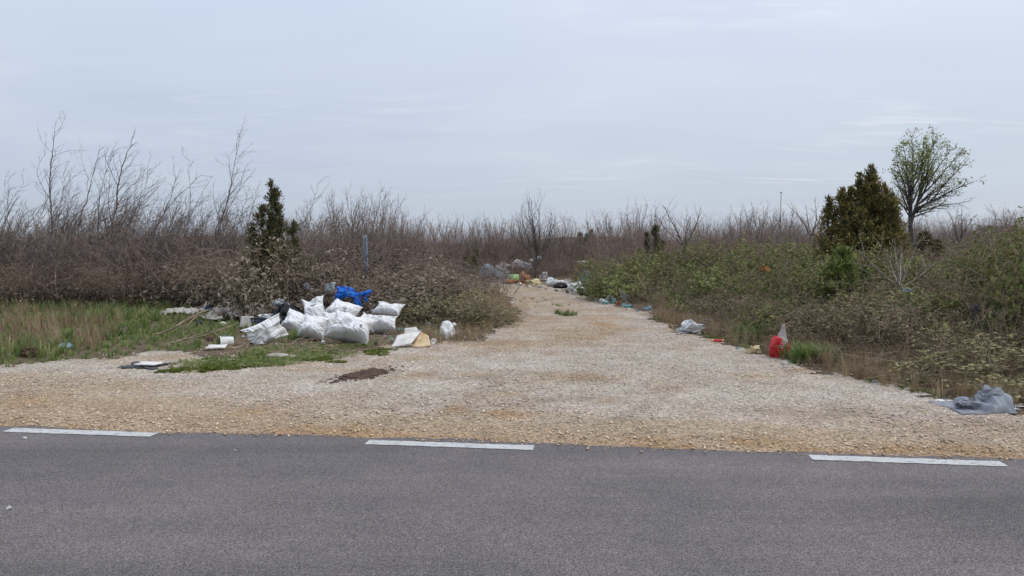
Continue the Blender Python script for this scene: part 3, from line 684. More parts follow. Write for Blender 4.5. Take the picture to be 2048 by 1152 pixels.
SAPS = [
 ('bare sapling at the far left edge, low and bushy topped', 22, 21.0, 18, 362, 0.02, 1.2),
 ('tall bare sapling left of all others with a wind-bent top', 84, 21.5, 112, 258, 0.03, 1.1),
 ('thin bare sapling just right of the tallest left one, half its height', 118, 22.0, 128, 332, 0.017, 1.1),
 ('bare sapling with a forked crooked top in the left thicket', 160, 21.2, 198, 300, 0.024, 1.1),
 ('bare sapling bending right below the tallest leaning one', 178, 22.4, 228, 296, 0.02, 1.0),
 ('tallest bare sapling leaning far to the right in the left thicket', 200, 21.0, 272, 262, 0.032, 1.15),
 ('slim bare sapling rising behind the tall leaning one', 226, 22.8, 285, 345, 0.018, 1.0),
 ('bare sapling with upright twigs right of the tall leaning one', 252, 21.6, 302, 340, 0.02, 1.0),
 ('bare sapling slanting strongly right with a blunt broken top', 262, 20.6, 354, 352, 0.024, 0.7),
 ('slender bare sapling slanting right below a straight upright shoot', 300, 21.4, 404, 350, 0.022, 0.9),
 ('straight thin upright shoot standing alone in the left thicket', 372, 22.0, 379, 322, 0.014, 0.35),
 ('short bare pole with almost no twigs left of the conifer', 410, 21.0, 405, 380, 0.016, 0.12),
 ('tall bare sapling with drooping twigs nearest the left conifer', 436, 20.8, 478, 284, 0.024, 1.0),
 ('second tall bare sapling close beside the left conifer', 458, 21.4, 512, 335, 0.02, 0.9),
 ('bare shoot slanting right behind the left conifer, twigs at its tip', 572, 20.5, 634, 372, 0.016, 0.6),
 ('long straight bare shoot slanting right past the conifer', 592, 20.2, 662, 362, 0.014, 0.25)]
for i, (lb, a, b, c, d, e, f) in enumerate(SAPS): sapling(lb, a, b, c, d, 300 + i, e, f, 'tall saplings of the left thicket', wind=0.7)
for i in range(20):                  # lower saplings that fill the thicket
    r_ = np.random.default_rng(900 + i); px = 4 + i * 25 + r_.normal() * 6
    sapling('%s of the lower bare saplings in the left thicket' % nth(i), px, 22.0 + 1.6 * r_.random(), px + 14 + 34 * r_.random(), 355 + 70 * r_.random(), 500 + i, 0.016, 1.15, 'low saplings of the left thicket', wind=0.5)

# stand of bare upright shrubs right of the left conifer, further back
def stand(label, group, lst, Yd, seed, mat, n=9, spread=0.30, rad=0.014, lean=0.0, fat=1.0):
    protos = []
    for k in range(3):
        segs = shrub_segs(seed + k, n, 3.0, spread, rad, ((0.19, 0.42, 0.36, 0.3), (0.15, 0.6, 0.45, 0.2)), 0.35, 0.09, 0.14, 0.35)
        segs = [(*g_[:6], g_[6] * fat, g_[7] * fat) for g_ in segs]
        if lean: segs = [(a_ + lean * c_ * c_ / 3, b_, c_, d_ + lean * f_ * f_ / 3, e_, f_, g_, h_) for a_, b_, c_, d_, e_, f_, g_, h_ in segs]
        protos.append(bare_plant('bare_shrub', label, 'shrub', (0, 0, 0), segs, M[mat], 0.012, group, seed + k))
    for i, (px, top) in enumerate(lst):
        p = A(px, top, Yd + (i * 1.7 % 3)); s = p[2] / 3.1
        if i < 3: q = protos[i]; q.location = (p[0], p[1], 0); q.scale = (s, s, s); q.rotation_euler = (0, 0, i if not lean else 0.3 * i)
        else: q = copy_thing(protos[i % 3], (p[0], p[1], 0), i * 1.9 if not lean else 0.5 * sin(i * 2.3), s)
        q['label'] = nth(i) + ' of the ' + label
stand('many-stemmed leafless shrubs of the left thicket', 'many-stemmed shrubs of the left thicket',
      [(-10, 400), (22, 415), (58, 395), (95, 405), (128, 385), (160, 410), (195, 392), (228, 400), (262, 388), (300, 415), (335, 402), (368, 420), (405, 430), (440, 412), (475, 425)], 20.4, 620, 'twig_grey', 15, 0.40, 0.013, 0.30, 1.25)
stand('upright leafless shrubs right of the left conifer', 'bare shrubs right of the left conifer',
      [(620, 428), (642, 415), (664, 408), (690, 398), (712, 392), (730, 400), (752, 388), (772, 400), (795, 412), (815, 430), (842, 440)], 27, 640, 'twig_brown', 18, 0.30, 0.014, 0.0, 1.4)
stand('leafless shrubs behind the track bend', 'bare shrubs behind the track bend',
      [(885, 444), (908, 440), (938, 448), (968, 446), (1000, 440), (1135, 456), (1180, 446), (1205, 434), (1232, 426), (1262, 422), (1284, 412), (1425, 448), (1462, 436), (1498, 422), (1525, 414), (1552, 420), (1582, 426)], 36.4, 660, 'twig_brown', 20, 0.40, 0.014, 0.0, 1.7)
stand('leafless shrubs on the skyline at the far right', 'bare shrubs on the right skyline', [(1905, 430), (1935, 445), (1975, 448), (2005, 425), (2028, 402), (2060, 410)], 30, 680, 'twig_brown', 16, 0.42, 0.014, 0.0, 1.5)

def bare_tree(label, px0, Yd, top, seed, width, n=5, mat='twig_dark', z0=0.0, fork=0.35, rad=0.045, spread=0.55, spec=((0.22, 0.6, 0.5, 0.3), (0.15, 0.7, 0.5, 0.2), (0.12, 0.8, 0.5, 0.2)), tips=None, up=0.25):
    r = np.random.default_rng(seed); b = A(px0, 490, Yd); z = Hf(b[0], b[1]); Hh = A(px0, top, Yd)[2] - z; segs = []
    q = stem(segs, (0, 0, 0), (0.03, 0, 1), Hh * fork, rad, r, 0.2, (0, 0, 0), 0.04, 0.14, 9, None, None, 0.8)
    for k in range(n):
        a = k * 2 * pi / n + r.normal() * 0.4; s_ = spread * (0.35 + 0.8 * r.random()) * width
        stem(segs, q, (cos(a) * s_, sin(a) * s_, 1), Hh * (1 - fork) * (0.80 + 0.28 * r.random()), rad * 0.55, r, up, (0, 0, 0), 0.085, 0.13, 0, spec, tips, 0.25)
    return segs, (b[0], b[1], z)
s_, l_ = bare_tree('', 1070, 36.0, 402, 71, 1.0, 8, fork=0.12, rad=0.06, spread=0.62, spec=((0.24, 0.5, 0.45, 0.2), (0.18, 0.6, 0.45, 0.2)))
bare_plant('bare_tree', 'dark many-stemmed leafless tree in the middle behind the litter', 'tree', l_, s_, M['twig_dark'], 0.012, None, 71)
s_, l_ = bare_tree('', 1364, 26.0, 396, 77, 1.0, 6, fork=0.42, rad=0.05, spread=0.95, spec=((0.22, 0.7, 0.5, 0.2), (0.16, 0.7, 0.5, 0.2)), up=-0.02)
bare_plant('bare_tree', 'small leafless tree with a spreading crown behind the green brambles', 'tree', l_, s_, M['twig_grey'], 0.012, None, 77)
s_, l_ = bare_tree('', 1612, 24.0, 378, 73, 1.0, 4, fork=0.5, rad=0.04, spread=0.8, spec=((0.26, 0.7, 0.5, 0.2), (0.2, 0.7, 0.5, 0.2)), up=0.0)
bare_plant('bare_tree', 'leafless forked tree just left of the big conifer', 'tree', l_, s_, M['twig_grey'], 0.012, None, 73)
s_, l_ = bare_tree('', 1800, 13.0, 455, 74, 1.0, 7, fork=0.36, rad=0.026, spread=1.3, spec=((0.17, 0.6, 0.5, 0.2), (0.15, 0.7, 0.5, 0.2)), up=-0.02)
s_ = [(*g_[:6], max(g_[6], 0.0042), max(g_[7], 0.0034)) for g_ in s_]
bare_plant('bare_tree', 'small pale leafless tree standing in the brambles before the conifer', 'tree', l_, s_, M['twig_pale'], 0.009, None, 74)
s_, l_ = bare_tree('', 1918, 25.5, 400, 75, 1.0, 4, fork=0.4, rad=0.03, spread=0.4, spec=((0.18, 0.6, 0.4, 0.2), (0.16, 0.7, 0.5, 0.2)))
bare_plant('bare_tree', 'slim twiggy leafless tree right of the leafing tree', 'tree', l_, s_, M['twig_dark'], 0.011, None, 75)

# the tree coming into leaf
r = np.random.default_rng(88); bt = A(1826, 490, 26.0); bz = Hf(bt[0], bt[1]); Ht = A(1850, 268, 26.0)[2] - bz; segs = []; tips = []
q = stem(segs, (0, 0, 0), (0.02, 0, 1), Ht * 0.36, 0.088, r, 0.3, (0, 0, 0), 0.03, 0.15, 9, None, None, 0.85)
lspec = ((0.11, 0.60, 0.30, 0.15), (0.12, 0.62, 0.50, 0.15), (0.12, 0.7, 0.5, 0.2))
q = np.array(q); cc = A(1853, 352, 26.0) - np.array((bt[0], bt[1], bz)); fk = []
for dx, L, rr in ((-0.12, 0.8, 0.060), (0.24, 1.0, 0.066), (0.05, 1.2, 0.04)):           # leaders, the limbs leave them
    pts_ = []; stem(segs, q, (dx, 0.05, 1), L, rr, r, 0.2, (0, 0, 0), 0.03, 0.14, 9, None, None, 0.6); pts_ = [np.array(g_[3:6]) for g_ in segs[-int(L / 0.14):]]; fk.append(pts_)
for k in range(30):
    zf = 1 - 1.5 * (k + 0.5) / 30; a = k * 2.399; rr = math.sqrt(max(0, 1 - zf * zf)); tg = cc + np.array((cos(a) * rr * 1.52, sin(a) * rr * 1.4, zf * 1.48)) * (0.86 + 0.2 * r.random())
    pl_ = fk[0] if tg[0] < cc[0] - 0.3 else (fk[1] if tg[0] > cc[0] + 0.3 else fk[2]); st_ = pl_[int(np.clip(len(pl_) * (0.25 + 0.75 * (zf + 0.5) / 1.5), 0, len(pl_) - 1))]
    dv = tg - st_; Ld = np.linalg.norm(dv); stem(segs, st_, unit(dv) + np.array((0, 0, -0.12)), Ld * 1.0, 0.013 + 0.009 * Ld, r, 0.12, (0, 0, 0), 0.075, 0.13, 0, lspec, tips, 0.25)
leafing = bare_plant('leafing_tree', 'dark trunked tree with sparse fresh leaves right of the big conifer', 'tree', (bt[0], bt[1], bz), segs, M['twig_dark'], 0.016, None, 88)
tp = np.array(tips); keep = r.random(len(tp)) < np.clip(0.10 + 0.75 * (tp[:, 2] - Ht * 0.50) / (Ht * 0.40), 0.10, 0.75); tp = tp[keep]
k_ = 4; Pq = np.repeat(tp[:, :3], k_, 0) + r.normal(size=(len(tp) * k_, 3)) * 0.045
Dq = unit(np.repeat(tp[:, 3:6], k_, 0) * 0.6 + rv(r, len(Pq)) + np.array((0, 0, 0.3))); Lq = 0.072 * (0.6 + 0.7 * r.random(len(Pq)))
V, T = leaves(Pq, Dq, rv(r, len(Pq)), Lq, Lq * 0.5, r); obj('crown', mesh('crown', V, T, M['fresh_leaf'], attrs={'rnd': np.repeat(np.clip(r.random(len(Pq)) * 0.7 + 0.3 * (Pq[:, 2] / Ht), 0, 1), 4)}), leafing)

# conifers
p = A(1722, 490, 19.0); juniper('juniper_tree', 'large golden brown and green juniper tree on the right bank', (p[0], p[1], Hf(p[0], p[1])), A(1740, 335, 19.0)[2] - Hf(p[0], p[1]), 0.74, M['juniper'], 31, leaders(5, 17, 0.92, 0.6, 0.20, 0.36, 0.5), 115, 0.03, 0.12)
p = A(1690, 490, 14.2); juniper('juniper_bush', 'bright green young juniper in front of the big golden one', (p[0], p[1], Hf(p[0], p[1])), A(1690, 496, 14.2)[2] - Hf(p[0], p[1]), 0.36, M['juniper_green'], 32, leaders(3, 7, 0.44, 0.3, -0.05, 0.35, 0.5), 60, 0.15, 0.11, None, 0.15)
p = A(1848, 490, 20.0); juniper('juniper_bush', 'dark green low juniper between the golden one and the leafing tree', (p[0], p[1], Hf(p[0], p[1])), A(1848, 468, 20.0)[2] - Hf(p[0], p[1]), 0.62, M['juniper_dark'], 33, ((0, 0, 1.0), (0.35, 0, 0.85)), 240, 0.05, 0.10)
p = A(545, 490, 17.6); juniper('juniper_tree', 'dark olive pointed juniper rising from the left brambles', (p[0], p[1], 0), A(543, 366, 17.6)[2], 0.50, M['juniper_dark'], 34, leaders(9, 11, 0.76, 0.4, 0.0, 0.60, 0.36), 105, 0.03, 0.12, None, 0.18)
p = A(1310, 490, 31); juniper('juniper_tree', 'small dark pointed juniper left of the bare spreading tree', (p[0], p[1], 0), A(1310, 450, 31)[2], 0.55, M['juniper_dark'], 35, ((0, 0, 1.0), (-0.35, 0, 0.85), (0.3, 0, 0.72)), 90, 0.05, 0.12)
p = A(1172, 490, 44); juniper('juniper_tree', 'ragged dark juniper top on the skyline behind the far scrub', (p[0], p[1], 0), A(1176, 462, 44)[2], 0.7, M['juniper_dark'], 36, ((0.35, 0, 1.0), (-0.35, 0, 0.93), (0.0, 0, 0.9)), 60, 0.3, 0.16)
p = A(930, 490, 31.5); juniper('juniper_bush', 'low dark green juniper left of the far litter', (p[0], p[1], 0), A(930, 516, 31.5)[2], 0.42, M['juniper_dark'], 37, ((0, 0, 1.0), (0.2, 0, 0.8)), 110, 0.05, 0.11)
p = A(951, 490, 33.0); juniper('juniper_bush', 'small dark juniper just behind the low one by the far litter', (p[0], p[1], 0), A(951, 502, 33.0)[2], 0.26, M['juniper_dark'], 38, ((0, 0, 1.0),), 90, 0.2, 0.11)
p = A(122, 490, 21.0); juniper('juniper_bush', 'small green bush inside the left thicket below the tall saplings', (p[0], p[1], 0), A(122, 476, 21.0)[2], 0.26, M['juniper_green'], 39, ((0, 0, 1.0), (0.12, 0.1, 0.8)), 18, 0.5, 0.09, None, 0.3)

# brambles left of the track
LBR = [  # px, py of the near foot, width scale, height scale, kind
 ('dark brown bramble mound directly behind the white sacks', PB, 700, 17.0, 1.5, 1.0, 1.15),
 ('brown bramble mound under the pointed left juniper', PB, 560, 16.8, 1.3, 1.0, 1.45),
 ('brown bramble mound left of the white sacks below the bare saplings', PB, 430, 18.8, 1.5, 0.9, 1.25),
 ('low brown bramble mound right of the blue plastic bag', PB, 798, 16.8, 1.2, 1.2, 0.92),
 ('olive brown bramble mound bordering the left of the track', PO, 850, 17.0, 0.85, 1.1, 0.82),
 ('olive bramble edge nearest the track on its left side', PO, 915, 16.4, 0.62, 0.8, 0.44),
 ('lowest olive bramble tongue reaching the left track edge', PO, 960, 15.6, 0.48, 0.6, 0.27),
 ('low olive bramble behind the white jug', PO, 900, 15.0, 0.95, 0.75, 0.52),
 ('olive bramble further back along the left of the track', PO, 820, 21.5, 0.85, 1.2, 0.80),
 ('brown bramble behind the galvanised post', PB, 770, 20.8, 1.6, 1.2, 1.15),
 ('farthest olive bramble at the left of the track bend', PO, 785, 26.0, 1.3, 1.4, 1.0)]
for i, (lb, pr, px, Yd, a, b, c) in enumerate(LBR):
    p = A(px, 490, Yd); bush('bramble_bush', lb, pr, i, p[0], p[1], a, b, c, i * 1.3)
for i in range(9):
    px = -40 + i * 62; p = A(px, 490, 19.2 + (i * 0.7 % 1.1)); bush('bramble_bush', nth(i) + ' of the nearly leafless brambles below the left saplings', PT, i, p[0], p[1], 0.8, 0.6, 0.75 + 0.45 * ((i * 0.37) % 1), i * 2.1, 'brambles at the foot of the left thicket')
# brambles on the right bank: a wide green sea, row behind row
r = np.random.default_rng(55); placed = []
for t_ in range(4000):
    y = 7.4 + 20 * r.random(); q = 1.25 + 14 * r.random(); x = XR(y) + q
    if x / y > 0.95: continue
    if any(math.hypot(x - a, y - b) < 1.42 for a, b in placed): continue
    placed.append((x, y))
    if len(placed) >= 95: break
LMK = [('the grey cloth', *G(1955, 822)[:2]), ('the red bag', *G(1556, 717)[:2]), ('the silver sack', *G(1382, 667)[:2]), ('the litter by the track bend', *G(1230, 608)[:2]), ('the small pale bare tree', *A(1800, 490, 13)[:2]),
       ('the bright green juniper', *A(1690, 490, 14.6)[:2]), ('the golden juniper', *A(1722, 490, 19)[:2]), ('the leafing tree', *A(1826, 490, 26)[:2]), ('the spreading bare tree', *A(1364, 490, 26)[:2]), ('the forked bare tree', *A(1612, 490, 24)[:2]), ('the dark blue caught plastic', *A(1950, 640, 10.4)[:2]), ('the right picture edge', 12.5, 19.0)]
jobs = []
for i, (x, y) in enumerate(sorted(placed, key=lambda p: p[1])):
    q = x - XR(y); edge = sst(1.0, 3.2, q); hgt = 0.46 + 0.36 * edge + 0.66 * r.random() ** 1.5
    if y < 12: hgt *= 0.92
    if y > 16: hgt = min(hgt, 0.98)
    if 8 < y < 14.6 and abs(x / y - 0.444) < 0.10: hgt = min(hgt, 0.66)
    olive = r.random() < (0.36 if y < 12.5 and q < 5 else (0.28 if q < 1.9 else 0.10))
    lm = min(LMK, key=lambda l: math.hypot(x - l[1], y - l[2]))[0]
    jobs.append((lm, x / y, i, x, y, hgt, olive, 0.60 + 0.32 * r.random(), 0.60 + 0.3 * r.random(), r.random() * 6.28))
cnt = {}
for lm, sx_, i, x, y, hgt, olive, a, b, rz in sorted(jobs, key=lambda j: (j[0], j[1])):
    k = cnt.get((lm, olive), 0); cnt[(lm, olive)] = k + 1
    bush('bramble_bush', nth(k) + (' of the brownish brambles nearest ' if olive else ' of the green brambles nearest ') + lm, PO if olive else PG, i, x, y, a, b, hgt, rz, 'brambles on the right bank')
for i, (px, Yd, a, hz) in enumerate([(1212, 26.0, 0.85, 0.95), (1250, 21.5, 0.85, 0.85), (1272, 24.5, 0.95, 1.18), (1330, 22.6, 1.0, 1.32), (1400, 22.6, 0.95, 1.25), (1470, 21.6, 0.95, 1.2), (1545, 20.6, 1.0, 1.2), (1600, 18.8, 0.9, 1.1)]):
    p = A(px, 490, Yd); bush('bramble_bush', '%s of the tall green brambles right of the track bend' % nth(i), PG, i, p[0], p[1], a, a, hz, i * 1.7, 'tall green brambles right of the track bend')

# bare twiggy patches breaking up the green bank
tw = []
for k in range(2):
    tw.append(bare_plant('bare_shrub', 'low', 'shrub', (0, 0, 0), shrub_segs(720 + k, 26, 0.95, 0.95, 0.007, ((0.13, 0.7, 0.5, 0.15), (0.11, 0.8, 0.5, 0.2)), 0.1, 0.17, 0.10, 0.35), M['cane'], 0.05, 'low brown shrubs among the right brambles', 720 + k))
for i, (px, Yd, sc_) in enumerate([(1300, 18.8, 1.0), (1345, 17.4, 0.9), (1440, 15.2, 0.9), (1520, 13.2, 0.8), (1610, 11.8, 0.85), (1690, 11.0, 0.9), (1745, 12.2, 1.05), (1850, 10.2, 0.9), (1880, 13.5, 1.1), (1960, 9.2, 0.85), (1985, 12.0, 1.1), (2040, 10.0, 1.0)]):
    p = A(px, 490, Yd); l_ = (p[0], p[1], Hf(p[0], p[1]))
    if i < 2: q = tw[i]; q.location = l_; q.scale = (sc_,) * 3
    else: q = copy_thing(tw[i % 2], l_, i * 1.7, sc_)
    q['label'] = nth(i) + ' of the low brown leafless shrubs among the right brambles'
# ------------------------------------------------------------------ grass, moss, dry litter
TG = [tuft(s, 16, 0.26, 0.10, 0.0055, 0.75) for s in (1, 2, 3)]
TS = [tuft(s, 14, 0.10, 0.10, 0.005, 0.9) for s in (4, 5, 6)]
TM = [tuft(s, 18, 0.030, 0.07, 0.005, 0.9) for s in (7, 8)]
TD = [tuft(s, 14, 0.36, 0.12, 0.0035, 0.55) for s in (9, 10)]
verge = [(-420, 752), (0, 741), (130, 725), (260, 712), (400, 700), (470, 690), (480, 640), (430, 618), (300, 600), (0, 600), (-420, 605)]
nz = lambda s, f=0.9, a=0.5, b=1.0: (lambda q: np.clip(a + b * vn(xy0(q[:, 0] * f, q[:, 1] * f), s), 0, 1))
grass('green_grass', 'long green grass on the verge below the left thicket', scatter_poly(verge, 2100, 1, nz(4, 0.7, 0.5, 1.3)), M['grass'], TG, 0.35, 1.2, 1, (0.0, 0.95))
grass('short_grass', 'short green weeds covering the ground of the left verge', scatter_poly(verge, 6500, 2, nz(6, 1.2, 0.75, 0.8)), M['grass'], TS, 0.45, 1.1, 2, (0.0, 0.9))
grass('dry_grass', 'wispy dry brown grass standing in the left verge', scatter_poly([(-420, 700), (20, 712), (190, 700), (260, 655), (200, 630), (-420, 610)], 900, 3, nz(8, 0.8, 0.4, 1.2)), M['dry_grass'], TD, 0.6, 1.3, 3)
patch = [(300, 752), (420, 740), (560, 735), (660, 722), (740, 712), (790, 700), (770, 682), (680, 688), (560, 690), (440, 700), (400, 712)]
grass('short_grass', 'short green weeds around the foot of the white sacks', scatter_poly(patch + [(400, 705)], 2400, 5, nz(12, 1.6, 0.42, 1.3)), M['grass'], TS, 0.22, 0.7, 5, (0.05, 1.0))
mossP = np.concatenate([scatter_poly(p_, n_, 20 + i, nz(30 + i, 3.0, 0.55, 1.2)) for i, (p_, n_) in enumerate([
    ([(308, 748), (345, 738), (420, 735), (440, 742), (400, 748)], 350), ([(395, 742), (405, 718), (500, 708), (560, 712), (620, 716), (600, 730), (540, 734), (470, 742)], 1500),
    ([(600, 728), (640, 714), (700, 716), (690, 728)], 260), ([(715, 712), (735, 702), (790, 700), (770, 714)], 220), ([(1350, 672), (1385, 662), (1450, 672), (1440, 682)], 220)])])
grass('moss', 'low yellow green moss cushions spreading over the gravel', mossP, M['moss'], TM, 0.6, 1.6, 7, (0, 1), 'moss')
def tuft_at(label, pts, mat, protos, s0, s1, seed, rnd=(0, 0.7), name='grass_tuft'):
    P = np.array([G(px, py) + np.array((a * 0.001, b * 0.001, 0)) for px, py, n, sp_ in pts for a, b in (np.random.default_rng(int(px)).normal(size=(n, 2)) * sp_ * 1000)])
    P[:, 2] = H(P[:, 0], P[:, 1]); o = grass(name, label, P, mat, protos, s0, s1, seed, rnd, 'grass'); return o
tuft_at('bright green grass tuft left of the red plastic bag', [(1498, 686, 16, 0.12), (1515, 680, 14, 0.14), (1540, 672, 12, 0.14)], M['grass'], TG, 0.9, 1.6, 11, (0.1, 0.6))
tuft_at('bright green grass tuft right of the red plastic bag', [(1598, 724, 18, 0.12), (1630, 726, 14, 0.14), (1650, 730, 8, 0.12)], M['grass'], TG, 0.8, 1.4, 12, (0.1, 0.6))
tuft_at('small green grass tuft growing alone in the middle of the track', [(1136, 632, 16, 0.10), (1130, 628, 8, 0.10)], M['grass'], TS, 0.8, 1.5, 13)
tuft_at('green weeds at the right edge beside the grey cloth', [(2030, 800, 12, 0.16), (2060, 790, 22, 0.25), (2075, 770, 16, 0.3)], M['grass'], TS, 0.7, 1.6, 14)
tuft_at('green leafy weed between the front white sacks', [(582, 682, 14, 0.10), (592, 676, 8, 0.08)], M['grass'], TS, 1.0, 1.9, 15, (0.1, 0.6))
tuft_at('bright green shoots in the gap of the left thicket', [(295, 612, 10, 0.22), (305, 608, 8, 0.2)], M['grass'], TG, 1.2, 2.0, 16, (0.3, 0.65))
tuft_at('thin green grass beside the dark crate', [(515, 668, 12, 0.12), (500, 664, 8, 0.10)], M['grass'], TG, 0.6, 1.1, 17)
tuft_at('worn line of grass along the hump of the track', [(1090, 605, 10, 0.3), (1110, 612, 10, 0.3), (1070, 598, 8, 0.3), (1180, 600, 8, 0.3)], M['grass'], TM, 1.2, 2.4, 18, (0.2, 0.9))
# foot of the right bank: dry stalks, dead canes
foot = [(1300, 640), (1380, 662), (1460, 690), (1540, 716), (1620, 737), (1700, 758), (1800, 783), (1880, 800), (2000, 815), (2150, 830), (2150, 770), (1950, 745), (1800, 725), (1650, 700), (1550, 680), (1420, 655), (1330, 632)]
grass('dry_grass', 'dry brown stalks and dead grass at the foot of the right bank', scatter_poly(foot, 1500, 31, nz(15, 1.2, 0.5, 1.0)), M['dry_grass'], TD, 0.3, 0.95, 31)
grass('short_grass', 'patchy green weeds at the foot of the right bank', scatter_poly(foot, 900, 32, nz(16, 1.0, 0.35, 1.1)), M['grass'], TS, 0.5, 1.3, 32)
lfoot = [(800, 690), (870, 690), (960, 682), (1010, 652), (1030, 632), (1022, 606), (990, 585), (960, 585), (960, 640), (900, 660), (800, 672)]
grass('dry_grass', 'dry brown stalks along the left edge of the track', scatter_poly(lfoot, 700, 33), M['dry_grass'], TD, 0.25, 0.75, 33)
r = np.random.default_rng(66); segs = []
def litter_segs(poly, n, seed, L=0.45, rad=0.004, zmax=0.10):
    r = np.random.default_rng(seed); q = scatter_poly(poly, n, seed); s = []
    for p in q:
        a = r.random() * 6.283; d = np.array((cos(a), sin(a), r.normal() * 0.15)); l_ = L * (0.4 + r.random()); p = p + np.array((0, 0, 0.012 + zmax * r.random() ** 2)); m1 = p + d * l_ * 0.5 + np.array((0, 0, 0.04 * r.random()))
        e = m1 + unit(d + r.normal(size=3) * 0.25) * l_ * 0.5; e[2] = max(e[2], p[2] * 0.5); s += [(*p, *m1, rad, rad * 0.8), (*m1, *e, rad * 0.8, rad * 0.5)]
    return s
def stuff_sticks(name, label, segs, mat, seed):
    V, T, q = sticks(segs, 3, seed); V[:, 2] = np.maximum(V[:, 2], 0.004); o = obj(name, mesh(name, V, T, M[mat], attrs={'rnd': q})); o['kind'] = 'stuff'; tag(o, label, 'twigs')
stuff_sticks('fallen_twigs', 'fallen brown canes and twigs at the foot of the right bank', litter_segs(foot, 900, 41, 0.5, 0.0035, 0.22), 'cane', 41)
stuff_sticks('fallen_twigs', 'fallen twigs and bark on the ground before the white sacks', litter_segs([(420, 712), (560, 715), (700, 700), (790, 690), (780, 672), (640, 680), (420, 690)], 420, 42, 0.25, 0.005, 0.03), 'dead_wood', 42)
stuff_sticks('fallen_twigs', 'fallen twigs along the left edge of the track', litter_segs(lfoot, 420, 43, 0.4, 0.0035, 0.08), 'cane', 43)

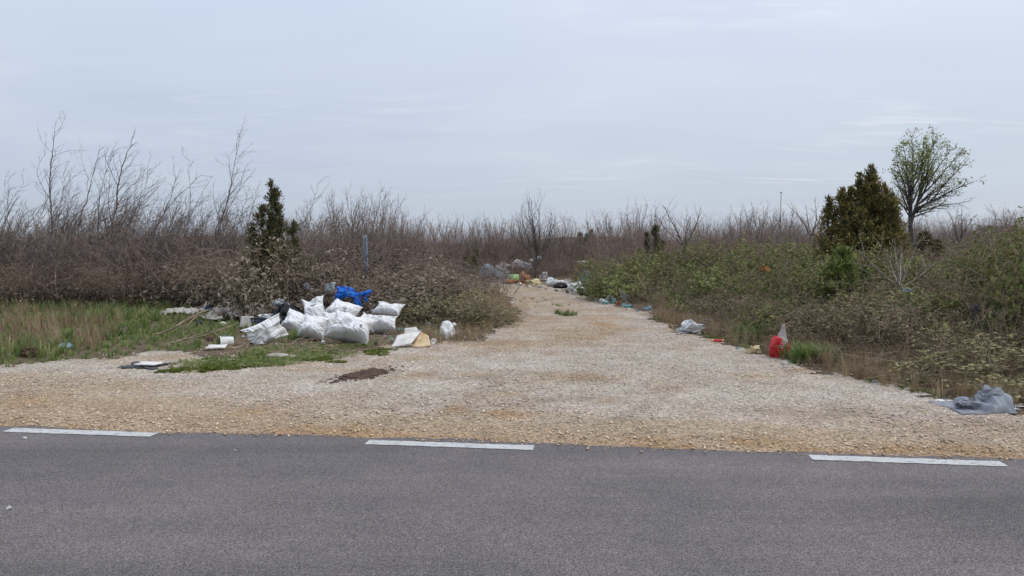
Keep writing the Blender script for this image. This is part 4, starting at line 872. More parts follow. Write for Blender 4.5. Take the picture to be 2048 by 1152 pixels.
# ------------------------------------------------------------------ rubbish: sacks
def rotm(yaw=0, pitch=0, roll=0):
    cy_, sy_ = cos(yaw), sin(yaw); c2, s2 = cos(pitch), sin(pitch); c3, s3 = cos(roll), sin(roll)
    Rz = np.array(((cy_, -sy_, 0), (sy_, cy_, 0), (0, 0, 1))); Rx = np.array(((1, 0, 0), (0, c2, -s2), (0, s2, c2))); Ry = np.array(((c3, 0, s3), (0, 1, 0), (-s3, 0, c3)))
    return Rz @ Rx @ Ry
def sack(label, px, py, W, L, Tk, yaw=0, pitch=0, roll=0, seed=1, z0=0.0, flap=0.0, bend=0.0, lump=0.05, wr=0.022, ink=None, seam=False, Yd=None, mat='sack', name='white_sack', sag=0.0):
    """filled woven sack: two sheets stitched into a pillow with ears, folds running in from the seams"""
    n = 56; t = np.linspace(-1, 1, n); U, Vv = np.meshgrid(t, t); u = U.ravel(); v = Vv.ravel(); r = np.random.default_rng(seed)
    def surf(u, v, side):
        h = np.clip((1 - np.abs(u) ** 2.4) * (1 - np.abs(v) ** 2.4), 0, 1) ** 0.52
        fl = 1 - flap * sst(0.15, 0.85, v); h = h * fl
        h = h * np.clip(1 - 0.55 * sag * v, 0.1, 2)
        x = u * W / 2 * (1 - 0.16 * (1 - v * v)) ; z = v * L / 2 * (1 - 0.12 * (1 - u * u))
        y = side * h * Tk / 2
        eu = np.abs(u) ** 2; ev = np.abs(v) ** 2
        q = np.stack([u * 1.2, v * 8.0 + 1.3 * vn(np.stack([u * 2, v * 2, 0 * u], 1), seed), u * 0 + side * 3 + seed], 1); w1 = 1 - np.abs(vn(q, seed)) * 2
        q2 = np.stack([u * 9.0 + 1.3 * vn(np.stack([u * 2, v * 2, 0 * u + 4], 1), seed), v * 1.2, u * 0 + side * 5 + seed], 1); w2 = 1 - np.abs(vn(q2, seed + 3)) * 2
        q3 = np.stack([(u + v) * 4.0, (u - v) * 1.3, u * 0 + side * 7 + seed], 1); w3 = 1 - np.abs(vn(q3, seed + 6)) * 2
        y = y + side * wr * (w1 * eu + w2 * ev + 0.5 * w3) * np.clip(h * 3, 0, 1)
        y = y + lump * fbm(np.stack([x * 4, z * 4, 0 * x + side + seed], 1), seed + 9, 2) * np.clip(h * 2, 0, 1)
        x = x + 0.03 * W * vn(np.stack([u * 2, v * 2, 0 * u + 9], 1), seed + 2); z = z + 0.05 * L * vn(np.stack([u * 2, v * 2, 0 * u + 19], 1), seed + 4)
        a = bend * v; y = y + bend * L * 0.25 * (v * v)                                   # slump
        y = y + flap * 0.12 * L * sst(0.35, 1, v) * vn(np.stack([u * 2.5, v, 0 * u], 1), seed + 7)
        return np.stack([x, y, z], 1)
    Rm = rotm(yaw, pitch, roll)
    Q = np.concatenate([surf(u, v, -1.0), surf(u, v, 1.0)]) @ Rm.T
    zmin = np.percentile(Q[:, 2], 4); Q[:, 2] -= zmin
    fc = gridfaces(n, n); T = np.concatenate([fc, fc[:, ::-1] + n * n])
    def rest(P):                                                                          # rests on the ground: bottom spreads flat
        P = P.copy(); lowm = P[:, 2] < 0.05; P[:, 2] = np.where(lowm, 0.05 * np.exp((P[:, 2] - 0.05) / 0.05), P[:, 2]); return P
    b = G(px, py) if Yd is None else A(px, py, Yd) * np.array((1, 1, 0)); loc = (b[0], b[1], z0 + 0.004)
    o = thing(name, label, 'sack', loc)
    obj('sack_body', mesh('sack_body', rest(Q), T, M[mat], smooth=True), o)
    def strokes(pname, lines, mat_, rad):
        sg = []
        for ln in lines:
            ln = np.array(ln, float); dn = []
            for i in range(len(ln) - 1):
                for k in range(5): dn.append(ln[i] + (ln[i + 1] - ln[i]) * k / 5)
            dn.append(ln[-1]); dn = np.array(dn); e = 1e-2
            p0 = surf(dn[:, 0], dn[:, 1], -1.0); pu = surf(dn[:, 0] + e, dn[:, 1], -1.0) - p0; pv = surf(dn[:, 0], dn[:, 1] + e, -1.0) - p0
            nn = unit(np.cross(pu, pv)); p0 = p0 + nn * 0.004
            p0 = p0 @ Rm.T; p0[:, 2] -= zmin; p0 = rest(p0)
            for i in range(len(p0) - 1): sg.append((*p0[i], *p0[i + 1], rad, rad))
        V, Tt, q = sticks(sg, 4, 1); obj(pname, mesh(pname, V, Tt, M[mat_]), o)
    for l_ in (ink or []): strokes('pen_stroke', [l_], 'ink', 0.0042)
    for l_ in (seam or []): strokes('printed_line', [l_], 'seam', 0.004)
    return o
def letters(txt, u0, v0, s, ang=0.0):
    GL = {'W': [[(0, 1), (.2, 0), (.45, .8), (.7, 0), (.95, 1)]], 'B': [[(0, 0), (.05, 1), (.6, .85), (.5, .5), (.05, .5)], [(.5, .5), (.7, .3), (.55, 0), (0, 0)]], 'M': [[(0, 0), (.1, 1), (.45, .3), (.8, 1), (.9, 0)]],
          'I': [[(.1, 0), (.5, 1)]], 'R': [[(.2, 0), (.3, 1), (.8, .8), (.3, .5), (.9, 0)]]}
    outl = []; x = 0
    for ch in txt:
        for l in GL[ch]: outl.append([(u0 + (cos(ang) * (x + a) - sin(ang) * b) * s, v0 + (sin(ang) * (x + a) + cos(ang) * b) * s * 1.1) for a, b in l])
        x += 1.25
    return outl
D2 = radians
sack('white sack tipped over in front, lowest left of the pile', 530, 691, 0.40, 0.62, 0.27, D2(20), D2(5), D2(66), 1, 0.0, 0.75, 0.05, wr=0.028)
sack('rounded white sack half hidden behind the tipped one', 592, 670, 0.46, 0.42, 0.40, D2(12), D2(-30), D2(24), 2, 0.0, 0.25, sag=0.7, wr=0.028)
sack('upright white sack with a peaked corner and the letters WB', 629, 660, 0.44, 0.58, 0.30, D2(-8), D2(-22), D2(-14), 3, 0.10, 0.72, ink=letters('WB', -0.10, 0.22, 0.26))
sack('bulging white sack at the front middle of the pile', 628, 681, 0.46, 0.42, 0.40, D2(4), D2(-34), D2(12), 4, 0.0, 0.3, sag=0.8, wr=0.028)
sack('large white sack leaning at the back with a scrawled M', 687, 664, 0.62, 0.46, 0.38, D2(-10), D2(-40), D2(18), 5, 0.12, 0.3, sag=0.7, wr=0.028, ink=letters('M', 0.30, -0.15, 0.28, D2(-60)))
sack('narrow white sack wedged upright between the middle and the largest sack', 664, 672, 0.32, 0.50, 0.26, D2(10), D2(-18), D2(-6), 6, 0.0, 0.1)
lines = [[(-0.55, v_), (0.0, v_ + 0.03)] for v_ in (-0.45, -0.3, -0.15, 0.0, 0.15)] + [[(-0.3, -0.55), (-0.3, 0.25)], [(-0.1, -0.5), (-0.12, 0.3)]]
sack('largest white sack in front with printed lines and pen marks', 704, 689, 0.70, 0.52, 0.42, D2(16), D2(-38), D2(20), 7, 0.0, 0.45, sag=0.9, ink=letters('IR', 0.15, -0.55, 0.22, D2(10)), seam=lines, wr=0.026)
sack('white sack leaning behind the largest one, no writing', 737, 668, 0.36, 0.36, 0.28, D2(-16), D2(-26), D2(8), 8, 0.03, 0.3, sag=0.6)
sack('white sack lying under the one with the pointed end', 766, 668, 0.52, 0.34, 0.32, D2(-10), D2(-50), D2(-6), 9, 0.0, 0.3, sag=0.5, wr=0.028)
sack('topmost white sack at the right with a pointed end', 778, 658, 0.58, 0.34, 0.28, D2(-8), D2(-55), D2(10), 10, 0.22, 0.5, sag=0.6)

# crumpled bags and rags: creased closed skins
def ico(sub):
    t = (1 + 5 ** .5) / 2; V = [(-1, t, 0), (1, t, 0), (-1, -t, 0), (1, -t, 0), (0, -1, t), (0, 1, t), (0, -1, -t), (0, 1, -t), (t, 0, -1), (t, 0, 1), (-t, 0, -1), (-t, 0, 1)]
    Fc = [(0, 11, 5), (0, 5, 1), (0, 1, 7), (0, 7, 10), (0, 10, 11), (1, 5, 9), (5, 11, 4), (11, 10, 2), (10, 7, 6), (7, 1, 8), (3, 9, 4), (3, 4, 2), (3, 2, 6), (3, 6, 8), (3, 8, 9), (4, 9, 5), (2, 4, 11), (6, 2, 10), (8, 6, 7), (9, 8, 1)]
    V = [tuple(unit(np.array(v))) for v in V]
    for _ in range(sub):
        mid = {}; nf = []
        def mp_(a, b):
            k = (min(a, b), max(a, b))
            if k not in mid: mid[k] = len(V); V.append(tuple(unit((np.array(V[a]) + np.array(V[b])) / 2)))
            return mid[k]
        for a, b, c in Fc: ab, bc, ca = mp_(a, b), mp_(b, c), mp_(c, a); nf += [(a, ab, ca), (b, bc, ab), (c, ca, bc), (ab, bc, ca)]
        Fc = nf
    return np.array(V), np.array(Fc)
ICO3 = ico(3); ICO4 = ico(4)
def crumple_mesh(size, seed, mat, amp=0.35, freq=2.2, sub=3, spikes=0.0, smooth=False, flat=True, warp=0.75):
    V, T = (ICO3 if sub == 3 else ICO4); n1 = 1 - 2 * np.abs(vn(V * freq + seed, seed)); n2 = 1 - 2 * np.abs(vn(V * freq * 2.3 + seed, seed + 1)); n3 = vn(V * freq * 0.6 + seed, seed + 2)
    rad = 1 + amp * (0.55 * n1 + 0.3 * n2 + 0.6 * n3)
    if spikes: rad = rad + spikes * np.clip(vn(V * 1.7 + seed * 1.3, seed + 5) - 0.25, 0, 1) * 2
    P = V * rad[:, None]; q = V * freq * 0.75 + seed * 2.1
    wv_ = np.stack([fbm(q + 3.3, seed + 7, 2), fbm(q + 9.1, seed + 8, 2), fbm(q + 17.7, seed + 9, 2)], 1); P = P + warp * wv_
    P = P / np.maximum(np.abs(P).max(0), 0.4) * np.array(size) / 2
    if flat:
        P[:, 2] -= P[:, 2].min() * 0.75; P[:, 2] = np.where(P[:, 2] < 0.01, 0.003 + 0.002 * np.abs(P[:, 2]), P[:, 2])
    return mesh('crumple', P, T, mat, smooth=True if smooth else False)
def crumple(name, label, cat, px, py, wpx, hpx, mat, seed, depth=0.7, amp=0.35, freq=2.2, z=0.0, Yd=None, spikes=0.0, rz=0.0, group=None, sub=3, smooth=False, warp=0.75):
    if cat in ('stone', 'pebble', 'brick'): warp = 0.15
    b = G(px, py) if Yd is None else A(px, py, Yd); k = b[1] / F
    if Yd is None: b[2] = Hf(b[0], b[1]) + z
    o = obj(name, crumple_mesh((wpx * k, wpx * k * depth, hpx * k * 1.25), seed, M[mat], amp, freq, sub, spikes, smooth, True, warp), None, b); o.rotation_euler = (0, 0, rz)
    return tag(o, label, cat, group)
# a sheet of film, cloth or board with real thickness
def sheet(name, label, cat, px, py, wpx, dm, mat, seed, fold=0.03, freq=6, th=0.004, rz=0.0, hump=0.0, z=0.0, Yd=None, tilt=0.0, n=30, ragged=0.12, group=None, curl=0.0, parent=None, smooth=True):
    b = G(px, py) if Yd is None else A(px, py, Yd); k = b[1] / F
    if Yd is None: b[2] = Hf(b[0], b[1]) + z
    t = np.linspace(-1, 1, n); U, Vv = np.meshgrid(t, t); u, v = U.ravel(), Vv.ravel(); a = np.arctan2(v, u)
    rg = 1 + ragged * fbm(np.stack([np.cos(a) * 1.7, np.sin(a) * 1.7, 0 * a + seed], 1), seed, 3) * np.maximum(np.abs(u), np.abs(v))
    x = u * rg * wpx * k / 2; y = v * rg * dm / 2
    nn = fold * (1 - 2 * np.abs(vn(np.stack([x * freq, y * freq, 0 * x + seed], 1), seed))) + fold * 0.6 * (1 - 2 * np.abs(vn(np.stack([x * freq * 2.1 + y * 5, y * freq * 1.2, 0 * x + seed], 1), seed + 3)))
    h = nn + hump * np.clip(1 - u * u, 0, 1) * np.clip(1 - v * v, 0, 1) + curl * np.clip(u, 0, 1) ** 2 * wpx * k
    if Yd is None and not tilt: h = np.maximum(h + fold * 0.3, 0.006 + 0.004 * np.abs(nn) / (fold + 1e-6))
    P = np.stack([x, y, h], 1)
    if tilt:
        P = P @ rotm(0, tilt, 0).T
        if Yd is None: P[:, 2] -= P[:, 2].min() - 0.004
    nb = len(P); nrm = np.array((0, -sin(tilt), cos(tilt))); P2 = P + nrm * th
    fc = gridfaces(n, n); i = np.arange(n * n).reshape(n, n); rim = np.concatenate([i[0, :], i[1:, -1], i[-1, -2::-1], i[-2:0:-1, 0]]); r2 = np.roll(rim, -1)
    Fc = np.concatenate([fc[:, ::-1], fc + nb, np.stack([rim, r2, r2 + nb, rim + nb], 1)])
    o = obj(name, mesh(name, np.concatenate([P, P2]), Fc, M[mat], smooth=True), None, b); o.rotation_euler = (0, 0, rz)
    return tag(o, label, cat, group)
def beam(V, c, s):          # box corners
    x, y, z = s; return [(c[0] + a * x / 2, c[1] + b * y / 2, c[2] + d * z / 2) for d in (-1, 1) for a, b in ((-1, -1), (1, -1), (1, 1), (-1, 1))]
BOXF = np.array([(3, 2, 1, 0), (4, 5, 6, 7), (0, 1, 5, 4), (1, 2, 6, 5), (2, 3, 7, 6), (3, 0, 4, 7)])
def boxes(lst):
    V = []; Fc = []
    for c, s in lst: Fc.append(BOXF + len(V)); V += beam(None, c, s)
    return np.array(V), np.concatenate(Fc)
def rod(name, label, cat, px, py, Lm, rad, mat, rz, sides=14, parent=None):
    b = G(px, py); b[2] = Hf(b[0], b[1]) + rad + 0.002; o = thing(name, label, cat, b, rz); return o
def lathe(prof, sides=20):
    V = []; Fc = []
    for rr, z in prof:
        for k in range(sides): V.append((rr * cos(2 * pi * k / sides), rr * sin(2 * pi * k / sides), z))
    for j in range(len(prof) - 1):
        for k in range(sides): k2 = (k + 1) % sides; Fc.append((j * sides + k, j * sides + k2, (j + 1) * sides + k2, (j + 1) * sides + k))
    return np.array(V), np.array(Fc)

# around the white sacks
b = A(698, 590, 14.9); k = b[1] / F * 1.12; bb = thing('plastic_bag', 'bright blue plastic bag caught in the brambles above the sacks', 'bag', b)
for i, (nm, dx, dz, wp, hp, ry_) in enumerate([('bag_body', -6, 4, 44, 26, 0.25), ('torn_flap', -19, -6, 15, 26, 0.2), ('torn_flap', 12, -10, 17, 34, -0.35), ('torn_wing', 26, 2, 30, 11, -0.35), ('torn_flap', 27, -7, 8, 16, -0.3)]):
    ob = obj(nm, crumple_mesh((wp * k, 0.16, hp * k), 400 + i, M['blue_bag'], 0.5, 2.4, 4, 0.3, False, False, 0.9), bb, (dx * k, 0.03 * i, dz * k)); ob.rotation_euler = (0, ry_, 0)
crumple('plastic_bag', 'greyish clear plastic bag hanging left of the blue bag', 'bag', 661, 590, 24, 26, 'clear_film', 6, 0.5, 0.45, 2.2, Yd=15.7, spikes=0.3)
crumple('plastic_bag', 'torn grey plastic scrap in the brambles above the peaked sack', 'bag', 612, 580, 16, 16, 'grey_film', 8, 0.5, 0.6, 2.4, Yd=15.8, spikes=0.4)
crumple('rubbish_bag', 'black plastic rubbish bag in the shade left of the peaked sack', 'bag', 576, 655, 62, 50, 'black_bag', 9, 0.6, 0.4, 2.0)
crumple('rubbish_bag', 'second black bag torn open behind the scrawled M sack', 'bag', 672, 652, 60, 44, 'black_bag', 19, 0.5, 0.5, 2.2)
crumple('rubbish_bag', 'grey torn bag sunk in the brambles behind the topmost sack', 'bag', 742, 645, 40, 26, 'grey_film', 20, 0.5, 0.5, 2.2)
crumple('plastic_scrap', 'pale crumpled film on top of the black rubbish bag', 'plastic', 556, 612, 30, 16, 'clear_film', 10, 0.6, 0.6, 2.6, Yd=14.5, spikes=0.4)
sheet('tarpaulin', 'long pale dusty sheet lying behind the dark crate', 'sheet', 478, 638, 112, 1.2, 'pale_board', 12, 0.10, 4, hump=0.14, rz=0.05)
crumple('rag_bundle', 'pale dusty bundle at the left end of the long sheet', 'rag', 445, 640, 46, 26, 'rag_pink', 13, 0.6, 0.3, 1.8, smooth=True)
sheet('plastic_sheet', 'blue plastic sheet scrap left of the pale dusty bundle', 'sheet', 412, 621, 30, 0.5, 'blue_tray', 14, 0.05, 5, hump=0.05, rz=0.4)
sheet('rubble_strip', 'pale strip of crumbled rubble at the far left of the dumped heap', 'rubble', 366, 628, 72, 0.7, 'pale_board', 15, 0.06, 7, hump=0.06)
# crate: slatted dark plastic tray with a blue insert
bc = G(540, 655); crate = thing('plastic_crate', 'dark slatted plastic crate with a blue and white tray inside', 'crate', (bc[0], bc[1], 0.005), D2(-14))
Wc, Dc, Hc = 0.58, 0.38, 0.20
V, Fc = boxes([((0, 0, 0.012), (Wc, Dc, 0.02))]); obj('crate_floor', mesh('crate_floor', V, Fc, M['dark_plastic']), crate)
for sy in (-1, 1):
    for zz_ in (0.035, Hc - 0.02):
        V, Fc = boxes([((0, sy * Dc / 2, zz_), (Wc + 0.02, 0.016, 0.035))]); obj('crate_rail', mesh('crate_rail', V, Fc, M['dark_plastic']), crate)
    for k in range(12):
        V, Fc = boxes([((-Wc / 2 + 0.025 + k * (Wc - 0.05) / 11, sy * Dc / 2, Hc / 2), (0.018, 0.010, Hc - 0.06))]); obj('crate_slat', mesh('crate_slat', V, Fc, M['dark_plastic']), crate)
for sx_ in (-1, 1):
    V, Fc = boxes([((sx_ * Wc / 2, 0, Hc / 2), (0.014, Dc - 0.02, Hc - 0.01))]); obj('crate_end', mesh('crate_end', V, Fc, M['dark_plastic']), crate)
V, Fc = boxes([((0.02, 0, 0.17), (Wc * 0.8, Dc * 0.7, 0.05))]); ti = obj('blue_tray', mesh('blue_tray', V, Fc, M['blue_tray']), crate); ti.rotation_euler = (0.15, -0.12, 0.1); bm_ = ti.modifiers.new('bevel', 'BEVEL'); bm_.width = 0.012
obj('white_film', crumple_mesh((0.34, 0.22, 0.10), 77, M['white_plastic'], 0.5, 2.4), crate, (-0.08, -0.02, 0.19))
crumple('plastic_bottle', 'clear crumpled bottle lying on the right end of the dark crate', 'bottle', 551, 640, 16, 13, 'clear_film', 17, 0.6, 0.4, 2.0, z=0.24)
sheet('board', 'small grey board leaning against the left end of the dark crate', 'board', 494, 656, 25, 0.24, 'pale_board', 18, 0.004, 3, 0.018, tilt=D2(64), n=10, ragged=0.05)
# small things in the weeds
t_ = thing('plastic_bucket', 'small white plastic tub lying on its side in the weeds', 'bucket', G(466, 693) + np.array((0, 0, 0.085)), D2(-60))
V, Fc = lathe([(0.0, -0.005), (0.070, -0.005), (0.072, 0.0), (0.084, 0.18), (0.090, 0.182), (0.090, 0.196), (0.080, 0.196), (0.068, 0.01), (0.0, 0.01)]); ob = obj('tub', mesh('tub', V, Fc, M['white_plastic'], smooth=False), t_); ob.rotation_euler = (pi / 2, 0, 0)
V, Fc = lathe([(0, 0.17), (0.079, 0.17), (0.079, 0.178), (0, 0.178)]); ob = obj('lid', mesh('lid', V, Fc, M['grey_film']), t_); ob.rotation_euler = (pi / 2, 0, 0)
sheet('foam_slab', 'flat white foam slab in the grass left of the tipped sack', 'foam', 434, 699, 37, 0.30, 'foam_white', 20, 0.004, 3, 0.03, rz=0.3, ragged=0.15, n=14, z=0.02)
sheet('card_strip', 'long curled tan cardboard strip before the white tub', 'cardboard', 472, 696, 36, 0.10, 'card', 21, 0.012, 6, 0.006, rz=0.25, curl=0.15, n=16)
crumple('brick', 'broken reddish brick in the weeds left of the white tub', 'brick', 420, 683, 18, 12, 'stump', 22, 0.6, 0.15, 1.5)
crumple('plastic_scrap', 'dull grey film scrap behind the white tub', 'plastic', 452, 680, 30, 10, 'grey_film', 23, 0.5, 0.6, 2.4)
crumple('plastic_scrap', 'pale teal film scrap in the grass left of the crate', 'plastic', 420, 668, 14, 10, 'pale_blue', 24, 0.6, 0.5, 2.4)
crumple('parcel', 'pale blue crumpled carton lying in the grass at far left', 'carton', 128, 700, 34, 15, 'pale_blue', 25, 0.55, 0.22, 1.4, rz=0.5)
# rotten stump, ribbed
V, T = ICO4; a = np.arctan2(V[:, 1], V[:, 0]); P = V * np.array((0.125, 0.10, 0.15)) * (1 + 0.10 * np.sin(a * 11))[:, None] + 0.012 * rv(np.random.default_rng(3), len(V)); P[:, 2] = np.clip(P[:, 2], -0.02, 0.085) + 0.03
tag(obj('tree_stump', mesh('tree_stump', P, T, M['stump']), None, G(63, 713)), 'short brown rotten stump in the grass at the far left', 'stump')
sheet('rubber_mat', 'flat dark rubber mat on the gravel at the left', 'mat', 288, 735, 76, 0.40, 'rubber', 27, 0.012, 6, 0.008, rz=-0.1, ragged=0.7, z=0.012)
sheet('foam_slab', 'white foam sheet lying on the dark rubber mat', 'foam', 297, 736, 42, 0.20, 'foam_white', 28, 0.006, 4, 0.02, rz=-0.1, z=0.04, ragged=0.2, n=16)
crumple('flat_stone', 'flat tan stone slab before the white sacks', 'stone', 556, 715, 52, 9, 'stone_flat', 29, 0.5, 0.12, 1.6, smooth=True)
crumple('flat_stone', 'small rounded tan stone beside the flat slab', 'stone', 586, 717, 16, 7, 'stone_flat', 30, 0.7, 0.12, 1.6)
# heap of dark soil on the gravel
c0 = G(726, 753); r = np.random.default_rng(12); n = 40; t = np.linspace(-1, 1, n); U, Vv = np.meshgrid(t, t); u, v = U.ravel(), Vv.ravel(); q = np.hypot(u, v) + 0.35 * fbm(xy0(u * 2.5, v * 2.5), 3, 3) + 0.3 * fbm(xy0(u * 9, v * 9), 5, 3)
hgt = 0.035 * np.clip(1 - q, 0, 1) ** 0.9 + 0.014 * fbm(xy0(u * 9, v * 9), 4, 3) * (q < 1) - 0.01 * (q > 1)
P = np.stack([u * 0.36, v * 0.40 + u * 0.32, hgt + 0.008], 1); Fc = gridfaces(n, n); Fc = Fc[(q[Fc] < 1.03).all(1)]
heap = obj('soil_heap', mesh('soil_heap', P, Fc, M['brown_soil'], smooth=True), None, (c0[0], c0[1], 0))
nn_ = 520; uu = r.normal(size=nn_) * 0.48; v2_ = r.normal(size=nn_) * 0.45; zc = 0.012 + 0.028 * np.clip(1 - np.hypot(uu, v2_), 0, 1) ** 0.7
CV, CT = tile(OCT, OCTF, np.stack([uu * 0.36, v2_ * 0.40 + uu * 0.32, zc], 1), r.random(nn_) * 6.28, 0.006 + 0.02 * r.random(nn_) ** 2)
cl_ = obj('clods', mesh('clods', CV, CT, M['brown_soil']), heap); cl_['kind'] = 'stuff'
tag(heap, 'low heap of dark brown soil on the pale gravel', 'soil')
# folded foam sheet and its tan underside, rag, jug
fs = thing('foam_sheet', 'folded white and tan foam sheet at the edge of the gravel', 'foam', G(818, 697) + np.array((0, 0, 0.004)), 0)
def quadslab(nm, pts, th, mat, par):
    pts = np.array(pts, float); n_ = 12; t = np.linspace(0, 1, n_); U, Vv = np.meshgrid(t, t); u, v = U.ravel()[:, None], Vv.ravel()[:, None]
    P = (pts[0] * (1 - u) + pts[1] * u) * (1 - v) + (pts[3] * (1 - u) + pts[2] * u) * v; nn = unit(np.cross(pts[1] - pts[0], pts[3] - pts[0]))
    P = P + nn * (0.012 * fbm(P * 6, 3, 2))[:, None] * 1.0; P2 = P + nn * th; i = np.arange(n_ * n_).reshape(n_, n_); rim = np.concatenate([i[0, :], i[1:, -1], i[-1, -2::-1], i[-2:0:-1, 0]]); r2 = np.roll(rim, -1); fc = gridfaces(n_, n_); k = len(P)
    P = np.concatenate([P, P2]); P[:, 2] = np.maximum(P[:, 2], 0.002)
    return obj(nm, mesh(nm, P, np.concatenate([fc[:, ::-1], fc + k, np.stack([rim, r2, r2 + k, rim + k], 1)]), M[mat], smooth=False), par)
quadslab('white_face', [(-0.27, 0.02, 0.0), (0.03, -0.03, 0.06), (0.16, 0.22, 0.235), (-0.20, 0.20, 0.16)], 0.02, 'foam_white', fs)
quadslab('folded_corner', [(-0.10, 0.21, 0.15), (0.13, 0.22, 0.22), (0.08, 0.27, 0.30), (-0.10, 0.25, 0.28)], 0.02, 'foam_white', fs)
quadslab('tan_fold', [(0.05, 0.0, 0.01), (0.33, 0.06, 0.01), (0.28, 0.22, 0.15), (0.15, 0.24, 0.22)], 0.02, 'card', fs)
crumple('plastic_scrap', 'small pale film scrap right of the folded foam sheet', 'plastic', 866, 690, 22, 13, 'foam_white', 33, 0.7, 0.4, 2.2)
# a milky jug / swollen bag
jug = thing('plastic_jug', 'crumpled milky white jug standing at the bramble edge by the track', 'jug', G(895, 677), 0.3)
obj('jug_body', crumple_mesh((0.29, 0.26, 0.36), 423, M['white_plastic'], 0.14, 1.5, 4, 0.1, True, True, 0.35), jug)
V, Fc = lathe([(0, 0), (0.032, 0), (0.034, 0.05), (0.0, 0.055)], 14); ob = obj('spout', mesh('spout', V, Fc, M['white_plastic'], smooth=True), jug, (0.10, -0.02, 0.22)); ob.rotation_euler = (0, 0.7, 0)
crumple('plastic_scrap', 'pinkish white crumpled scrap at the right foot of the milky jug', 'plastic', 917, 676, 17, 14, 'rag_pink', 35, 0.7, 0.4, 2.2)
crumple('rag_bundle', 'dirty blue and white rag in the brambles above the jug', 'rag', 912, 634, 42, 15, 'pale_blue', 36, 0.5, 0.7, 2.6, z=0.08, spikes=0.3)
crumple('rag_bundle', 'dark crumpled rag beside the blue and white one', 'rag', 932, 637, 20, 13, 'rag_dark', 37, 0.6, 0.6, 2.6, z=0.05)
crumple('rag_bundle', 'long dusty grey rag on the track edge with a trailing cord', 'rag', 986, 643, 50, 12, 'rag_pink', 38, 0.35, 0.6, 2.4, rz=-0.15)
V, T, q_ = sticks([(*(G(1005 + k * 9, 641 + 0.6 * sin(k)) + (0, 0, 0.012)), *(G(1014 + k * 9, 641 + 0.6 * sin(k + 1)) + (0, 0, 0.012)), 0.006, 0.006) for k in range(6)], 5)
tag(obj('cord', mesh('cord', V, T, M['rag_pink'])), 'thin pale cord trailing across the track from the dusty rag', 'cord')
crumple('stone', 'white stone at the left edge of the track beyond the dusty rag', 'stone', 1013, 631, 13, 11, 'stone', 39, 0.8, 0.15, 1.6)
crumple('stone', 'small pale stone lying farther along the left track edge', 'stone', 1022, 609, 12, 6, 'stone', 40, 0.8, 0.15, 1.6)
# dead branches on the verge
for i, (px, py, L, rz, lb) in enumerate([(312, 672, 1.25, 0.12, 'forked dead branch lying in the grass left of the rubbish'), (345, 690, 0.9, -0.25, 'pale dead branch lying nearest the gravel on the left verge'), (385, 676, 0.8, 0.5, 'short dead branch leaning across the forked one'), (372, 660, 0.7, 1.0, 'dead stick standing slanted in the grass by the rubbish')]):
    segs = []; r = np.random.default_rng(150 + i); tilt = 0.15 if i < 3 else 0.9
    stem(segs, (0, 0, 0.03), (1, 0.1, tilt), L, 0.017, r, -0.05, (0, 0, 0), 0.09, 0.10, 0, ((0.28, 0.8, 0.45, 0.2), (0.25, 0.7, 0.5, 0.2)), None, 0.4)
    a_ = np.array(segs); a_[:, 2] = np.maximum(a_[:, 2], 0.02); a_[:, 5] = np.maximum(a_[:, 5], 0.02); V, T, q = sticks(a_, 5, i); p = G(px, py)
    ob = obj('dead_branch', mesh('dead_branch', V, T, M['dead_wood'], attrs={'rnd': q}), None, p); ob.rotation_euler = (0, 0, rz); tag(ob, lb, 'branch', 'dead branches on the left verge')
# galvanised channel post
pb = A(734, 490, 18.2); ph = A(734, 470, 18.2)[2]
post = thing('metal_post', 'blue grey galvanised channel post standing in the left brambles', 'post', (pb[0], pb[1], 0), 0); post.rotation_euler = (0, D2(-1.2), 0)
V, Fc = boxes([((0, 0.0, ph / 2), (0.075, 0.006, ph)), ((-0.0375, -0.02, ph / 2), (0.006, 0.046, ph)), ((0.0375, -0.02, ph / 2), (0.006, 0.046, ph))]); obj('channel', mesh('channel', V, Fc, M['steel']), post)
for k in range(4):
    V, Fc = lathe([(0, 0), (0.009, 0), (0.009, 0.006), (0, 0.006)], 8); ob = obj('bolt', mesh('bolt', V, Fc, M['rubber']), post, (0, -0.004, ph - 0.1 - 0.22 * k)); ob.rotation_euler = (pi / 2, 0, 0)
# distant mast
pm = A(1560, 490, 80); hm = A(1560, 386, 80)[2]; mast = thing('utility_pole', 'thin distant pole on the skyline left of the big conifer', 'pole', (pm[0], pm[1], 0))
V, Fc = lathe([(0.045, 0), (0.03, hm)], 10); obj('pole', mesh('pole', V, Fc, M['mast'], smooth=True), mast); V, Fc = boxes([((0, 0, hm + 0.05), (0.16, 0.12, 0.10))]); obj('pole_cap', mesh('pole_cap', V, Fc, M['mast']), mast)

